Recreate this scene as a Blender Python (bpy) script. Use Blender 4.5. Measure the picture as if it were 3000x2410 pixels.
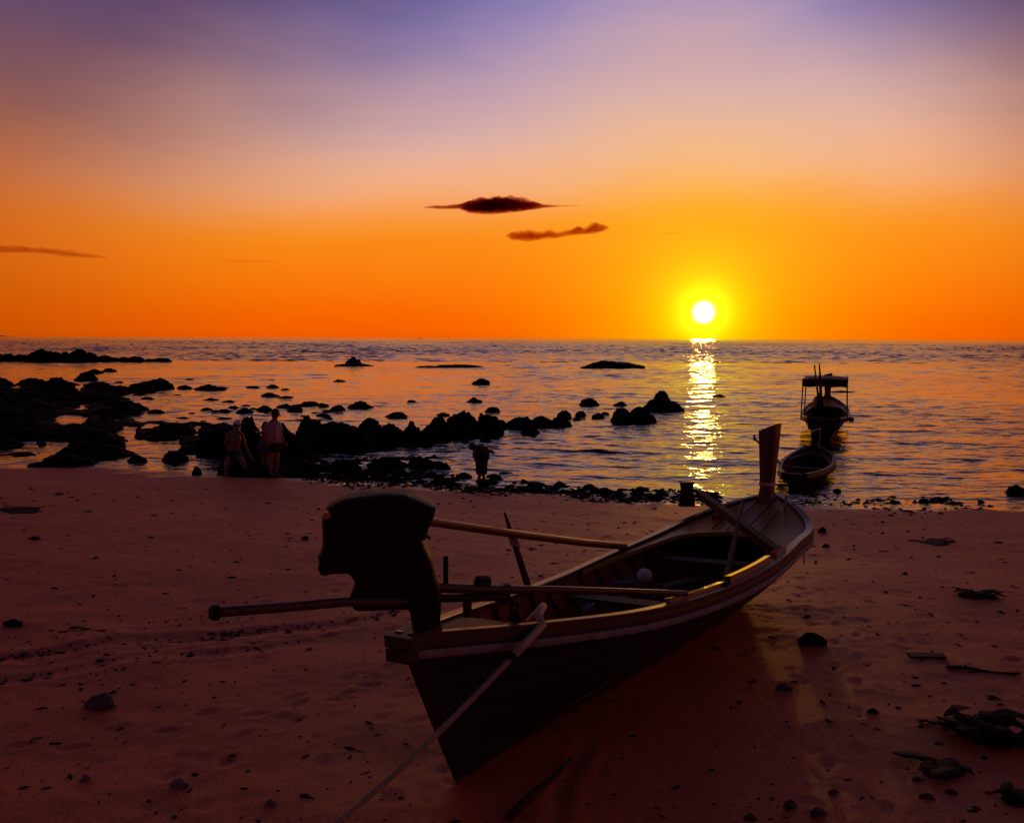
import bpy, bmesh, math, random
import numpy as np
from mathutils import Vector, Matrix, noise as mnoise

random.seed(7)
rng = np.random.default_rng(11)
scene = bpy.context.scene
for o in list(bpy.data.objects):
    bpy.data.objects.remove(o)
col = scene.collection

# ------------------------------------------------------------------ camera
CAM_Z = 3.6
F = 2598.0                       # focal length in photo pixels (3000 wide)
cam_d = bpy.data.cameras.new('camera')
cam_d.sensor_width = 36.0
cam_d.lens = 36.0 * F / 3000.0
cam_d.clip_start = 0.1
cam_d.clip_end = 90000.0
cam = bpy.data.objects.new('camera', cam_d)
col.objects.link(cam)
RM = Matrix.Rotation(math.radians(90 - 4.73), 3, 'X') @ Matrix.Rotation(math.radians(0.23), 3, 'Z')
cam.matrix_world = Matrix.Translation((0, 0, CAM_Z)) @ RM.to_4x4()
scene.camera = cam

# ------------------------------------------------------------------ sun and sky
SUN_EL, SUN_AZ = math.radians(1.66), math.radians(12.1)      # azimuth to the right of +Y
SUN = Vector((math.sin(SUN_AZ) * math.cos(SUN_EL), math.cos(SUN_AZ) * math.cos(SUN_EL), math.sin(SUN_EL)))
sl = bpy.data.lights.new('sun', 'SUN')
sl.energy = 0.16
sl.angle = math.radians(1.4)
sl.color = (1.0, 0.36, 0.07)
so = bpy.data.objects.new('sun', sl)
so.rotation_euler = SUN.to_track_quat('Z', 'Y').to_euler()
so.location = (30, 150, 60)
col.objects.link(so)

def lin(r, g, b):
    f = lambda c: (c / 255 / 12.92) if c / 255 <= 0.04045 else ((c / 255 + 0.055) / 1.055) ** 2.4
    return (f(r), f(g), f(b), 1.0)

world = bpy.data.worlds.new('World')
scene.world = world
world.use_nodes = True
wt = world.node_tree
wt.nodes.clear()
WN = wt.nodes.new
WL = wt.links.new

def wmath(op, a, b=None, c=None, clamp=False):
    n = WN('ShaderNodeMath'); n.operation = op; n.use_clamp = clamp
    for i, v in enumerate((a, b, c)):
        if v is None: continue
        if isinstance(v, (int, float)): n.inputs[i].default_value = v
        else: WL(v, n.inputs[i])
    return n.outputs[0]

def wramp(fac, stops):
    n = WN('ShaderNodeValToRGB'); n.color_ramp.interpolation = 'B_SPLINE'
    el = n.color_ramp.elements
    while len(el) > 1: el.remove(el[-1])
    el[0].position, el[0].color = stops[0]
    for p, c in stops[1:]:
        e = el.new(p); e.color = c
    WL(fac, n.inputs[0]); return n.outputs[0]

def wmix(fac, a, b, mode='MIX'):
    n = WN('ShaderNodeMix'); n.data_type = 'RGBA'; n.blend_type = mode
    for s, v in ((0, fac), (6, a), (7, b)):
        if isinstance(v, (int, float)): n.inputs[s].default_value = v
        elif isinstance(v, tuple): n.inputs[s].default_value = v
        else: WL(v, n.inputs[s])
    return n.outputs[2]

tc = WN('ShaderNodeTexCoord')
sep = WN('ShaderNodeSeparateXYZ'); WL(tc.outputs['Generated'], sep.inputs[0])
zc = wmath('MINIMUM', wmath('MAXIMUM', sep.outputs[2], 0.0), 1.0)
# faint large-scale unevenness so that the bands are not ruler-straight
nz = WN('ShaderNodeTexNoise'); nz.inputs['Scale'].default_value = 2.2; nz.inputs['Detail'].default_value = 4
mp = WN('ShaderNodeMapping'); mp.inputs['Scale'].default_value = (1.0, 1.0, 3.0)
WL(tc.outputs['Generated'], mp.inputs[0]); WL(mp.outputs[0], nz.inputs['Vector'])
elev = wmath('DIVIDE', wmath('ARCSINE', zc), math.pi / 2)
elev = wmath('ADD', elev, wmath('MULTIPLY', wmath('SUBTRACT', nz.outputs[0], 0.5), wmath('MULTIPLY', elev, 0.5)))
# azimuth distance from the sun
az = wmath('ARCTAN2', sep.outputs[0], sep.outputs[1])
daz = wmath('ABSOLUTE', wmath('SUBTRACT', az, SUN_AZ))
daz = wmath('MINIMUM', daz, wmath('SUBTRACT', 2 * math.pi, daz))
qz = wmath('DIVIDE', daz, math.radians(11))
lift = wmath('EXPONENT', wmath('MULTIPLY', wmath('MULTIPLY', qz, qz), -1.0))
elev_c = wmath('MULTIPLY', elev, wmath('SUBTRACT', 1.04, wmath('MULTIPLY', lift, 0.17)))      # orange reaches higher above the sun
fac = wmath('POWER', wmath('MAXIMUM', elev_c, 0.0), 0.5)
P = lambda deg: math.sqrt(deg / 90.0)
ramp_sun = wramp(fac, [(0, lin(244, 88, 0)), (P(1.2), lin(252, 98, 0)), (P(3.2), lin(255, 118, 0)), (P(6), lin(255, 138, 8)),
    (P(7.6), lin(255, 150, 40)), (P(9.7), lin(251, 178, 128)), (P(12.9), lin(230, 182, 170)), (P(17), lin(186, 156, 182)), (P(21.3), lin(124, 122, 200)),
    (P(33), lin(82, 66, 98)), (1, lin(38, 28, 42))])
ramp_side = wramp(fac, [(0, lin(184, 72, 0)), (P(3), lin(202, 86, 4)), (P(5.8), lin(208, 90, 18)), (P(8.6), lin(196, 100, 46)),
    (P(11), lin(172, 98, 66)), (P(14), lin(134, 88, 90)), (P(17.5), lin(104, 74, 106)), (P(21.7), lin(80, 65, 114)), (P(33), lin(58, 44, 66)), (1, lin(38, 28, 42))])
ramp_back = wramp(fac, [(0, lin(30, 20, 26)), (P(8), lin(34, 24, 32)), (P(20), lin(28, 25, 38)), (P(40), lin(24, 24, 40)), (1, lin(38, 28, 42))])
def wsmooth(v, lo, hi):
    n = WN('ShaderNodeMapRange'); n.interpolation_type = 'SMOOTHSTEP'
    n.inputs[1].default_value = lo; n.inputs[2].default_value = hi
    WL(v, n.inputs[0]); return n.outputs[0]
right = wmath('GREATER_THAN', az, SUN_AZ)
dsc = wmath('MULTIPLY', daz, wmath('ADD', 1.0, wmath('MULTIPLY', right, 0.75)))      # the glow ends sooner north of the sun
dsc = wmath('ADD', dsc, wmath('MAXIMUM', 0.0, wmath('MULTIPLY', wmath('SUBTRACT', elev, 6 / 90), math.pi / 2 * 1.3)))
c = wmix(wsmooth(dsc, math.radians(23), math.radians(51)), ramp_sun, ramp_side)
c = wmix(wsmooth(daz, math.radians(70), math.radians(165)), c, ramp_back)
# aureole and overexposed disc of the sun
dt = WN('ShaderNodeVectorMath'); dt.operation = 'DOT_PRODUCT'
WL(tc.outputs['Generated'], dt.inputs[0]); dt.inputs[1].default_value = SUN
ang = wmath('ARCCOSINE', wmath('MINIMUM', dt.outputs['Value'], 1.0))
def gauss(width):
    q = wmath('DIVIDE', ang, math.radians(width))
    return wmath('EXPONENT', wmath('MULTIPLY', wmath('MULTIPLY', q, q), -1.0))
c = wmix(gauss(9.0), c, (0.06, 0.20, 0.0, 1), 'ADD')
c = wmix(gauss(4.6), c, (0.1, 0.16, 0.0, 1), 'ADD')
c = wmix(gauss(2.5), c, (0.2, 0.42, 0.0, 1), 'ADD')
c = wmix(gauss(1.3), c, (0.4, 0.95, 0.02, 1), 'ADD')
c = wmix(wmath('SUBTRACT', 1.0, wsmooth(ang, math.radians(0.40), math.radians(0.84))), c, (1.6, 1.6, 1.6, 1), 'ADD')
bg1 = WN('ShaderNodeBackground'); WL(c, bg1.inputs[0]); bg1.inputs[1].default_value = 1.0
sky = WN('ShaderNodeTexSky'); sky.sky_type = 'NISHITA'; sky.sun_disc = False
sky.sun_elevation = SUN_EL; sky.sun_rotation = SUN_AZ
bg2 = WN('ShaderNodeBackground'); WL(sky.outputs[0], bg2.inputs[0]); bg2.inputs[1].default_value = 0.05
mx = WN('ShaderNodeMixShader'); mx.inputs[0].default_value = 0.06
WL(bg1.outputs[0], mx.inputs[1]); WL(bg2.outputs[0], mx.inputs[2])
wo = WN('ShaderNodeOutputWorld'); WL(mx.outputs[0], wo.inputs[0])

scene.view_settings.view_transform = 'Standard'
scene.view_settings.look = 'None'
scene.view_settings.exposure = 0.0
scene.view_settings.gamma = 1.0
scene.view_settings.use_curve_mapping = False

# ------------------------------------------------------------------ helpers
def ray(px, py):
    v = Vector(((px - 1500) / F, -(py - 1205) / F, -1.0))
    return RM @ v

def on_z(px, py, z=0.0):
    v = ray(px, py)
    t = (z - CAM_Z) / v.z
    return Vector((0, 0, CAM_Z)) + v * t

def at_y(px, py, Y):
    v = ray(px, py)
    return Vector((0, 0, CAM_Z)) + v * (Y / v.y)

def on_plane(px, py, p0, n):
    v = ray(px, py); o = Vector((0, 0, CAM_Z))
    return o + v * ((p0 - o).dot(n) / v.dot(n))

def tag(o, label=None, cat=None, group=None, kind=None):
    if label: o['label'] = label
    if cat: o['category'] = cat
    if group: o['group'] = group
    if kind: o['kind'] = kind
    return o

def link(name, me, mat=None, parent=None, loc=None):
    o = bpy.data.objects.new(name, me)
    col.objects.link(o)
    if mat and me: me.materials.append(mat)
    if loc is not None: o.location = loc
    if parent:
        o.parent = parent
        o.matrix_parent_inverse = parent_inv(parent)
    return o

def world_of(o):
    m = o.matrix_basis.copy()
    return (world_of(o.parent) @ o.matrix_parent_inverse @ m) if o.parent else m

def parent_inv(parent):
    return world_of(parent).inverted()

def empty(name, loc, rz=0.0):
    o = bpy.data.objects.new(name, None)
    o.empty_display_size = 0.2
    o.location = loc; o.rotation_euler = (0, 0, rz)
    col.objects.link(o)
    return o

class MB:
    def __init__(s): s.bm = bmesh.new()
    def tube(s, pts, rad, sides=8, cap=True, squash=1.0):
        pts = [Vector(p) for p in pts]
        n = len(pts)
        if isinstance(rad, (int, float)): rad = [rad] * n
        rings = []
        up = None
        for i, p in enumerate(pts):
            d = (pts[min(i + 1, n - 1)] - pts[max(i - 1, 0)]).normalized()
            if up is None:
                up = Vector((0, 0, 1)) if abs(d.z) < 0.9 else Vector((1, 0, 0))
            a = d.cross(up).normalized(); b = a.cross(d).normalized(); up = b
            rings.append([s.bm.verts.new(p + (a * math.cos(t) + b * math.sin(t) * squash) * rad[i])
                          for t in (2 * math.pi * k / sides for k in range(sides))])
        for r0, r1 in zip(rings, rings[1:]):
            for k in range(sides):
                s.bm.faces.new((r0[k], r0[(k + 1) % sides], r1[(k + 1) % sides], r1[k]))
        if cap:
            s.bm.faces.new(rings[0][::-1]); s.bm.faces.new(rings[-1])
        return s
    def beam(s, a, b, w, h, up=Vector((0, 0, 1)), taper=1.0):
        a, b = Vector(a), Vector(b)
        d = (b - a).normalized()
        x = d.cross(up).normalized(); y = x.cross(d).normalized()
        vs = []
        for p, k in ((a, 1.0), (b, taper)):
            for sx, sy in ((-1, -1), (1, -1), (1, 1), (-1, 1)):
                vs.append(s.bm.verts.new(p + x * sx * w * k / 2 + y * sy * h * k / 2))
        for f in ((3, 2, 1, 0), (4, 5, 6, 7), (0, 1, 5, 4), (1, 2, 6, 5), (2, 3, 7, 6), (3, 0, 4, 7)):
            s.bm.faces.new([vs[i] for i in f])
        return s
    def ball(s, c, r, seg=12, scale=(1, 1, 1)):
        m = Matrix.Translation(Vector(c)) @ Matrix.Diagonal((scale[0], scale[1], scale[2], 1))
        bmesh.ops.create_uvsphere(s.bm, u_segments=seg, v_segments=max(6, seg * 2 // 3), radius=r, matrix=m)
        return s
    def grid(s, rows):
        """rows of equal length lists of points -> quad sheet"""
        V = [[s.bm.verts.new(p) for p in r] for r in rows]
        for r0, r1 in zip(V, V[1:]):
            for k in range(len(r0) - 1):
                s.bm.faces.new((r0[k], r0[k + 1], r1[k + 1], r1[k]))
        return V
    def prism(s, outline, nrm, layers):
        """outline 3D points in a plane; layers = (offset along nrm, inset scale)"""
        cen = sum(outline, Vector()) / len(outline)
        V = [[s.bm.verts.new(cen + (p - cen) * k + nrm * t) for p in outline] for t, k in layers]
        n = len(outline)
        for r0, r1 in zip(V, V[1:]):
            for k in range(n):
                s.bm.faces.new((r0[k], r0[(k + 1) % n], r1[(k + 1) % n], r1[k]))
        s.bm.faces.new(V[0][::-1]); s.bm.faces.new(V[-1])
        return s
    def bevel(s, w, seg=2):
        bmesh.ops.bevel(s.bm, geom=[e for e in s.bm.edges if e.is_manifold and e.calc_face_angle(0) > 0.5], offset=w, segments=seg, affect='EDGES', profile=0.5)
        return s
    def build(s, name, mat, parent=None, smooth=False):
        bmesh.ops.recalc_face_normals(s.bm, faces=s.bm.faces)
        me = bpy.data.meshes.new(name)
        org = Vector()
        if parent is None:
            zs = [v.co for v in s.bm.verts]
            org = sum(zs, Vector()) / len(zs); org.z = min(v.z for v in zs)
            bmesh.ops.translate(s.bm, verts=s.bm.verts, vec=-org)
        s.bm.to_mesh(me); s.bm.free()
        if smooth:
            me.polygons.foreach_set('use_smooth', [True] * len(me.polygons))
            if smooth == 'auto':
                me.set_sharp_from_angle(angle=math.radians(38))
        return link(name, me, mat, parent, org)

def mat(name, c1, c2=None, rough=0.6, scale=8.0, bump=0.0, spec=0.5, stretch=(1, 1, 1), metal=0.0, detail=6, bscale=None, coat=0.0):
    m = bpy.data.materials.new(name); m.use_nodes = True
    nt = m.node_tree; b = nt.nodes['Principled BSDF']
    b.inputs['Specular IOR Level'].default_value = spec
    b.inputs['Metallic'].default_value = metal
    b.inputs['Coat Weight'].default_value = coat
    t = nt.nodes.new('ShaderNodeTexCoord'); mpn = nt.nodes.new('ShaderNodeMapping')
    mpn.inputs['Scale'].default_value = stretch
    nt.links.new(t.outputs['Object'], mpn.inputs[0])
    n = nt.nodes.new('ShaderNodeTexNoise'); n.inputs['Scale'].default_value = scale; n.inputs['Detail'].default_value = detail
    n.inputs['Roughness'].default_value = 0.65
    nt.links.new(mpn.outputs[0], n.inputs['Vector'])
    r = nt.nodes.new('ShaderNodeValToRGB')
    r.color_ramp.elements[0].position = 0.33; r.color_ramp.elements[1].position = 0.68
    r.color_ramp.elements[0].color = (*c1, 1); r.color_ramp.elements[1].color = (*(c2 or c1), 1)
    nt.links.new(n.outputs[0], r.inputs[0]); nt.links.new(r.outputs[0], b.inputs['Base Color'])
    mr = nt.nodes.new('ShaderNodeMapRange'); mr.inputs[3].default_value = max(0.03, rough - 0.12); mr.inputs[4].default_value = min(1, rough + 0.12)
    nt.links.new(n.outputs[0], mr.inputs[0]); nt.links.new(mr.outputs[0], b.inputs['Roughness'])
    if bump:
        n2 = nt.nodes.new('ShaderNodeTexNoise'); n2.inputs['Scale'].default_value = bscale or scale * 3; n2.inputs['Detail'].default_value = 5
        nt.links.new(mpn.outputs[0], n2.inputs['Vector'])
        bp = nt.nodes.new('ShaderNodeBump'); bp.inputs['Distance'].default_value = bump; bp.inputs['Strength'].default_value = 1
        nt.links.new(n2.outputs[0], bp.inputs['Height']); nt.links.new(bp.outputs[0], b.inputs['Normal'])
    return m

M = dict(
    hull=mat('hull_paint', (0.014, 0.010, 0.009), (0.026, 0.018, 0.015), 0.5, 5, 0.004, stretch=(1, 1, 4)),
    hull_in=mat('reddened_hull_wood', (0.16, 0.026, 0.010), (0.26, 0.05, 0.018), 0.7, 6, 0.004, spec=.12),  # red flare glow inside the hull put into the wood colour
    rail=mat('dark_rail_wood', (0.03, 0.017, 0.012), (0.055, 0.03, 0.02), 0.5, 7, 0.003),
    cap=mat('worn_gunwale_wood', (0.055, 0.026, 0.015), (0.11, 0.056, 0.032), 0.34, 9, 0.002),
    stripe=mat('chalky_rail_paint', (0.20, 0.18, 0.19), (0.40, 0.37, 0.39), 0.5, 9, 0.002),
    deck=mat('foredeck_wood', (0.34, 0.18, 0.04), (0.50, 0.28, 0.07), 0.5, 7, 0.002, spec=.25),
    glow_board=mat('sun_glow_board', (0.50, 0.20, 0.04), (0.62, 0.28, 0.06), 0.16, 9, 0.0, spec=.8, coat=1.0),  # sun glow of the boards put into a deep orange glossy colour
    plank=mat('weathered_plank', (0.045, 0.020, 0.012), (0.09, 0.042, 0.025), 0.65, 9, 0.004, spec=.18),
    post=mat('bow_post_paint', (0.10, 0.03, 0.022), (0.15, 0.05, 0.034), 0.6, 6, 0.003),
    ribbon=mat('ribbon_cloth', (0.55, 0.38, 0.38), (0.68, 0.5, 0.5), 0.8, 30, 0.001),
    tarp=mat('black_tarpaulin', (0.010, 0.009, 0.010), (0.018, 0.016, 0.017), 0.6, 7, 0.02, spec=.25, bscale=7),
    iron=mat('oily_iron', (0.012, 0.010, 0.010), (0.026, 0.019, 0.016), 0.6, 14, 0.003, spec=.3),
    pipe=mat('rusted_pipe', (0.06, 0.028, 0.018), (0.11, 0.055, 0.035), 0.42, 12, 0.002, metal=0.3),
    amber=mat('amber_orange', (0.62, 0.27, 0.02), (0.70, 0.32, 0.03), 0.35, 10),
    bamboo=mat('bamboo_pole', (0.13, 0.06, 0.032), (0.20, 0.10, 0.055), 0.5, 9, 0.002),
    rope=mat('pale_rope', (0.40, 0.31, 0.22), (0.56, 0.45, 0.33), 0.85, 60, 0.002),
    sleeve=mat('canvas_sleeve', (0.52, 0.42, 0.28), (0.64, 0.53, 0.36), 0.85, 40, 0.002),
    white=mat('white_float_foam', (0.68, 0.66, 0.62), (0.78, 0.76, 0.72), 0.6, 14),
    net=mat('purple_net', (0.20, 0.13, 0.26), (0.36, 0.28, 0.44), 0.7, 40),
    red=mat('red_plastic', (0.30, 0.015, 0.012), (0.40, 0.03, 0.02), 0.5, 8),
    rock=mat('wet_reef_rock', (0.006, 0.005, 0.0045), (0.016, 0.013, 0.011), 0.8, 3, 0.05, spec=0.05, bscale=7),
    stone=mat('coral_stone', (0.16, 0.12, 0.10), (0.30, 0.25, 0.22), 0.85, 11, 0.02, spec=0.2),
    pale=mat('bleached_coral', (0.42, 0.36, 0.32), (0.56, 0.5, 0.46), 0.85, 14, 0.02, spec=0.2),
    weed=mat('dark_seaweed', (0.016, 0.011, 0.009), (0.04, 0.026, 0.02), 0.8, 20, 0.01, spec=0.2),
    skin=mat('tanned_skin', (0.24, 0.11, 0.075), (0.28, 0.135, 0.09), 0.55, 12),
    hair=mat('black_hair', (0.012, 0.010, 0.010), (0.02, 0.016, 0.015), 0.5, 40),
    shirt=mat('pink_shirt_cloth', (0.42, 0.24, 0.27), (0.50, 0.30, 0.33), 0.85, 20),
    trim=mat('white_cloth', (0.70, 0.70, 0.74), (0.78, 0.78, 0.8), 0.85, 20),
    shorts=mat('blue_cloth', (0.05, 0.07, 0.16), (0.07, 0.10, 0.21), 0.85, 20),
    dark=mat('dark_cloth', (0.02, 0.016, 0.018), (0.035, 0.026, 0.03), 0.85, 20),
    canopy=mat('canopy_tarp', (0.05, 0.03, 0.028), (0.08, 0.045, 0.04), 0.7, 6, 0.006),
    ship=mat('far_ship_paint', (0.05, 0.035, 0.04), None, 0.7, 2),
    hill=mat('far_hill_green', (0.03, 0.03, 0.025), (0.05, 0.045, 0.035), 0.9, 0.01),
)

# ------------------------------------------------------------------ sand and water
SHX = np.array([-60, -14.2, -7.1, -3.8, -1.8, 0.75, 2.4, 6.96, 10.8, 40.])
SHY = np.array([32, 24.6, 23.1, 21.9, 21.2, 20.4, 19.9, 19.2, 18.7, 14.])

def vnoise(x, y, seed):
    xi = np.floor(x).astype(np.int64); yi = np.floor(y).astype(np.int64)
    fx = x - xi; fy = y - yi
    fx = fx * fx * (3 - 2 * fx); fy = fy * fy * (3 - 2 * fy)
    def h(a, b):
        n = (a * 374761393 + b * 668265263 + seed * 1442695041) & 0x7fffffff
        n = ((n ^ (n >> 13)) * 1274126177) & 0x7fffffff
        return ((n ^ (n >> 16)) & 0xffff) / 65535.0
    return (h(xi, yi) * (1 - fx) + h(xi + 1, yi) * fx) * (1 - fy) + (h(xi, yi + 1) * (1 - fx) + h(xi + 1, yi + 1) * fx) * fy - 0.5

PRO_S = np.array([-120, -60, -20, -5, 0, 3, 6, 8, 10, 16.2, 17.9, 18.6, 19.8, 24, 90.])
PRO_Z = np.array([-2.5, -1.4, -0.6, -0.16, 0, 0.11, 0.24, 0.32, 0.355, 0.352, 0.40, 0.80, 1.85, 2.0, 3.5])

def sand_base(x, y):
    x = np.asarray(x, float); y = np.asarray(y, float)
    s = np.interp(x, SHX, SHY) - y
    z = np.interp(s, PRO_S, PRO_Z)
    z = z + 0.03 * vnoise(x * 0.35, y * 0.5, 3) + 0.025 * vnoise(x * 1.1, y * 1.5, 4)
    z = z + 0.010 * vnoise(x * 3.2, y * 4.5, 5)
    return z

def sand_z(x, y):
    return float(sand_base(np.array([x]), np.array([y]))[0])

def on_sand(px, py):
    v = ray(px, py); o = Vector((0, 0, CAM_Z)); t = 3.0
    for _ in range(4000):
        p = o + v * t
        if p.z <= max(0.0, sand_z(p.x, p.y)): break
        t += max(0.01, (p.z - 0.6) * 0.3)
    return p

xs = np.concatenate([np.linspace(-220, -22, 20), np.arange(-21.5, -9, 0.16), np.arange(-9, 10, 0.05), np.arange(10, 22, 0.16), np.linspace(22.5, 220, 20)])
ys = np.concatenate([np.linspace(-80, 1.5, 22), np.arange(2.0, 5.5, 0.12), np.arange(5.5, 26, 0.045), np.linspace(26.1, 60, 40)])
GX, GY = np.meshgrid(xs, ys)
GZ = sand_base(GX, GY)
GZ += 0.006 * vnoise(GX * 9, GY * 13, 8) + 0.003 * vnoise(GX * 21, GY * 21, 9)
# footprints, scuffs and dug marks
def dent(x, y, a, l, w, dep):
    R = l * 2.2
    i0, i1 = np.searchsorted(xs, [x - R, x + R]); j0, j1 = np.searchsorted(ys, [y - R, y + R])
    if i1 <= i0 or j1 <= j0: return
    dx = GX[j0:j1, i0:i1] - x; dy = GY[j0:j1, i0:i1] - y
    u = (dx * math.cos(a) + dy * math.sin(a)) / l; v = (-dx * math.sin(a) + dy * math.cos(a)) / w
    q = u * u + v * v
    GZ[j0:j1, i0:i1] += dep * (-np.exp(-q * 1.6) + 0.55 * np.exp(-(np.sqrt(q) - 1.25) ** 2 * 7))
for _ in range(420):
    y = rng.uniform(5.6, 20); x = rng.uniform(-0.65 * y, 0.65 * y)
    dent(x, y, rng.uniform(0, 3.14), rng.uniform(0.07, 0.17), rng.uniform(0.045, 0.09), rng.uniform(0.003, 0.011))
for (sx, sy, ang_, n) in ((-4.2, 6.6, 0.45, 14), (-5.5, 8.5, 0.3, 14), (2.4, 6.2, 1.2, 12), (4.5, 7.2, 1.75, 14), (-2.6, 6.0, 1.1, 10), (5.2, 10.0, 2.2, 12)):
    for k in range(n):
        o_ = 0.11 if k % 2 else -0.11
        dent(sx + k * 0.36 * math.cos(ang_) - o_ * math.sin(ang_), sy + k * 0.36 * math.sin(ang_) + o_ * math.cos(ang_), ang_ + rng.normal(0, .15), 0.14, 0.06, 0.013)
# shallow drag marks running to the boat
for (a, b, dep, w) in (((-6.6, 8.2), (-1.3, 10.2), 0.014, 0.13), ((-6.2, 7.6), (-2.2, 9.3), 0.011, 0.10), ((0.0, 5.2), (0.55, 6.9), 0.02, 0.07)):
    a, b = np.array(a), np.array(b); d = b - a; L_ = np.hypot(*d); d = d / L_
    t = (GX - a[0]) * d[0] + (GY - a[1]) * d[1]
    v = -(GX - a[0]) * d[1] + (GY - a[1]) * d[0] + 0.10 * np.sin(t * 1.7) + 0.05 * np.sin(t * 4.1)
    m_ = np.clip((t + .3) / .6, 0, 1) * np.clip((L_ - t + .3) / .6, 0, 1)
    GZ += m_ * dep * (-np.exp(-(v / w) ** 2) + 0.6 * np.exp(-((np.abs(v) - 1.6 * w) / (0.6 * w)) ** 2)) * (0.7 + 1.2 * (vnoise(GX * 6, GY * 6, 12) + .3))

def grid_mesh(name, X, Y, Z):
    ny, nx = X.shape
    me = bpy.data.meshes.new(name)
    me.vertices.add(nx * ny)
    me.vertices.foreach_set('co', np.stack([X, Y, Z], -1).astype(np.float32).ravel())
    idx = np.arange(nx * ny).reshape(ny, nx)
    q = np.stack([idx[:-1, :-1], idx[:-1, 1:], idx[1:, 1:], idx[1:, :-1]], -1).reshape(-1, 4)
    me.loops.add(q.size); me.polygons.add(len(q))
    me.loops.foreach_set('vertex_index', q.ravel().astype(np.int32))
    me.polygons.foreach_set('loop_start', (np.arange(len(q)) * 4).astype(np.int32))
    me.polygons.foreach_set('use_smooth', np.ones(len(q), bool))
    me.update(calc_edges=True)
    return me

def sand_material():
    m = bpy.data.materials.new('beach_sand'); m.use_nodes = True
    nt = m.node_tree; b = nt.nodes['Principled BSDF']; N = nt.nodes.new; L = nt.links.new
    g = N('ShaderNodeNewGeometry'); s = N('ShaderNodeSeparateXYZ'); L(g.outputs['Position'], s.inputs[0])
    n1 = N('ShaderNodeTexNoise'); n1.inputs['Scale'].default_value = 1.3; n1.inputs['Detail'].default_value = 8; n1.inputs['Roughness'].default_value = .65
    n2 = N('ShaderNodeTexNoise'); n2.inputs['Scale'].default_value = 34; n2.inputs['Detail'].default_value = 6; n2.inputs['Roughness'].default_value = .7
    n3 = N('ShaderNodeTexNoise'); n3.inputs['Scale'].default_value = 260; n3.inputs['Detail'].default_value = 3
    for n in (n1, n2, n3): L(g.outputs['Position'], n.inputs['Vector'])
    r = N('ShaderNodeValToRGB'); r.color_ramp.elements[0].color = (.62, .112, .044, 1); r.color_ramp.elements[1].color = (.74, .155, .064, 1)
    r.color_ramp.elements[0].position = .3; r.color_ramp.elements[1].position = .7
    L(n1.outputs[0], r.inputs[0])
    sp = N('ShaderNodeValToRGB'); sp.color_ramp.elements[0].color = (.42, .40, .40, 1); sp.color_ramp.elements[1].color = (1, 1, 1, 1)
    sp.color_ramp.elements[0].position = .32; sp.color_ramp.elements[1].position = .5
    L(n2.outputs[0], sp.inputs[0])
    mxn = N('ShaderNodeMix'); mxn.data_type = 'RGBA'; mxn.blend_type = 'MULTIPLY'; mxn.inputs[0].default_value = 1
    L(r.outputs[0], mxn.inputs[6]); L(sp.outputs[0], mxn.inputs[7])
    # wet strip along the water's edge
    ad = N('ShaderNodeMath'); ad.operation = 'MULTIPLY_ADD'; L(n1.outputs[0], ad.inputs[0]); ad.inputs[1].default_value = -0.07; L(s.outputs[2], ad.inputs[2])
    w = N('ShaderNodeMapRange'); w.interpolation_type = 'SMOOTHSTEP'; w.inputs[1].default_value = -0.035; w.inputs[2].default_value = -0.005
    w.inputs[3].default_value = 1; w.inputs[4].default_value = 0
    L(ad.outputs[0], w.inputs[0])
    wet = N('ShaderNodeMix'); wet.data_type = 'RGBA'; wet.blend_type = 'MULTIPLY'; L(w.outputs[0], wet.inputs[0])
    L(mxn.outputs[2], wet.inputs[6]); wet.inputs[7].default_value = (.55, .5, .5, 1)
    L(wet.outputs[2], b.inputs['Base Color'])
    ro = N('ShaderNodeMapRange'); ro.inputs[3].default_value = .58; ro.inputs[4].default_value = .1; L(w.outputs[0], ro.inputs[0])
    L(ro.outputs[0], b.inputs['Roughness'])
    b.inputs['Specular IOR Level'].default_value = .4
    bp = N('ShaderNodeBump'); bp.inputs['Distance'].default_value = .012; L(n2.outputs[0], bp.inputs['Height'])
    b2 = N('ShaderNodeBump'); b2.inputs['Distance'].default_value = .0018; L(n3.outputs[0], b2.inputs['Height']); L(bp.outputs[0], b2.inputs['Normal'])
    L(b2.outputs[0], b.inputs['Normal'])
    return m

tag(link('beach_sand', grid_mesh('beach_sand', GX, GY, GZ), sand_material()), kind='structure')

# water: real ripples near the shore, relief in the material beyond
wy = [12.0]
while wy[-1] < 136:
    y = wy[-1]
    wy.append(y + max(0.04, y * y / 20000))
wy = np.array(wy)
tcol = np.concatenate([[-6000 / 12., -40, -8, -3], np.linspace(-1, 1, 420), [3, 8, 40, 6000 / 12.]])
WX = tcol[None, :] * (0.64 * wy[:, None] + 4)
WY = np.repeat(wy[:, None], len(tcol), 1)
WX = np.clip(WX, -40000, 40000)
WZ = np.zeros_like(WX)
amp = 1.25 * (0.62 + 0.38 / (1 + np.exp(-(WX + 0.5) / 2.6))) * np.clip((WY - 14) / 12, .35, 1) * (1 + 1.0 * np.clip((WY - 35) / 80, 0, 1))
amp *= (0.75 + 0.9 * (vnoise(WX * .10, WY * .07, 31) + .1)) * (np.abs(tcol)[None, :] <= 1)
lam = np.concatenate([np.geomspace(.32, 1.1, 22), np.geomspace(1.0, 4.5, 14)])
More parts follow.
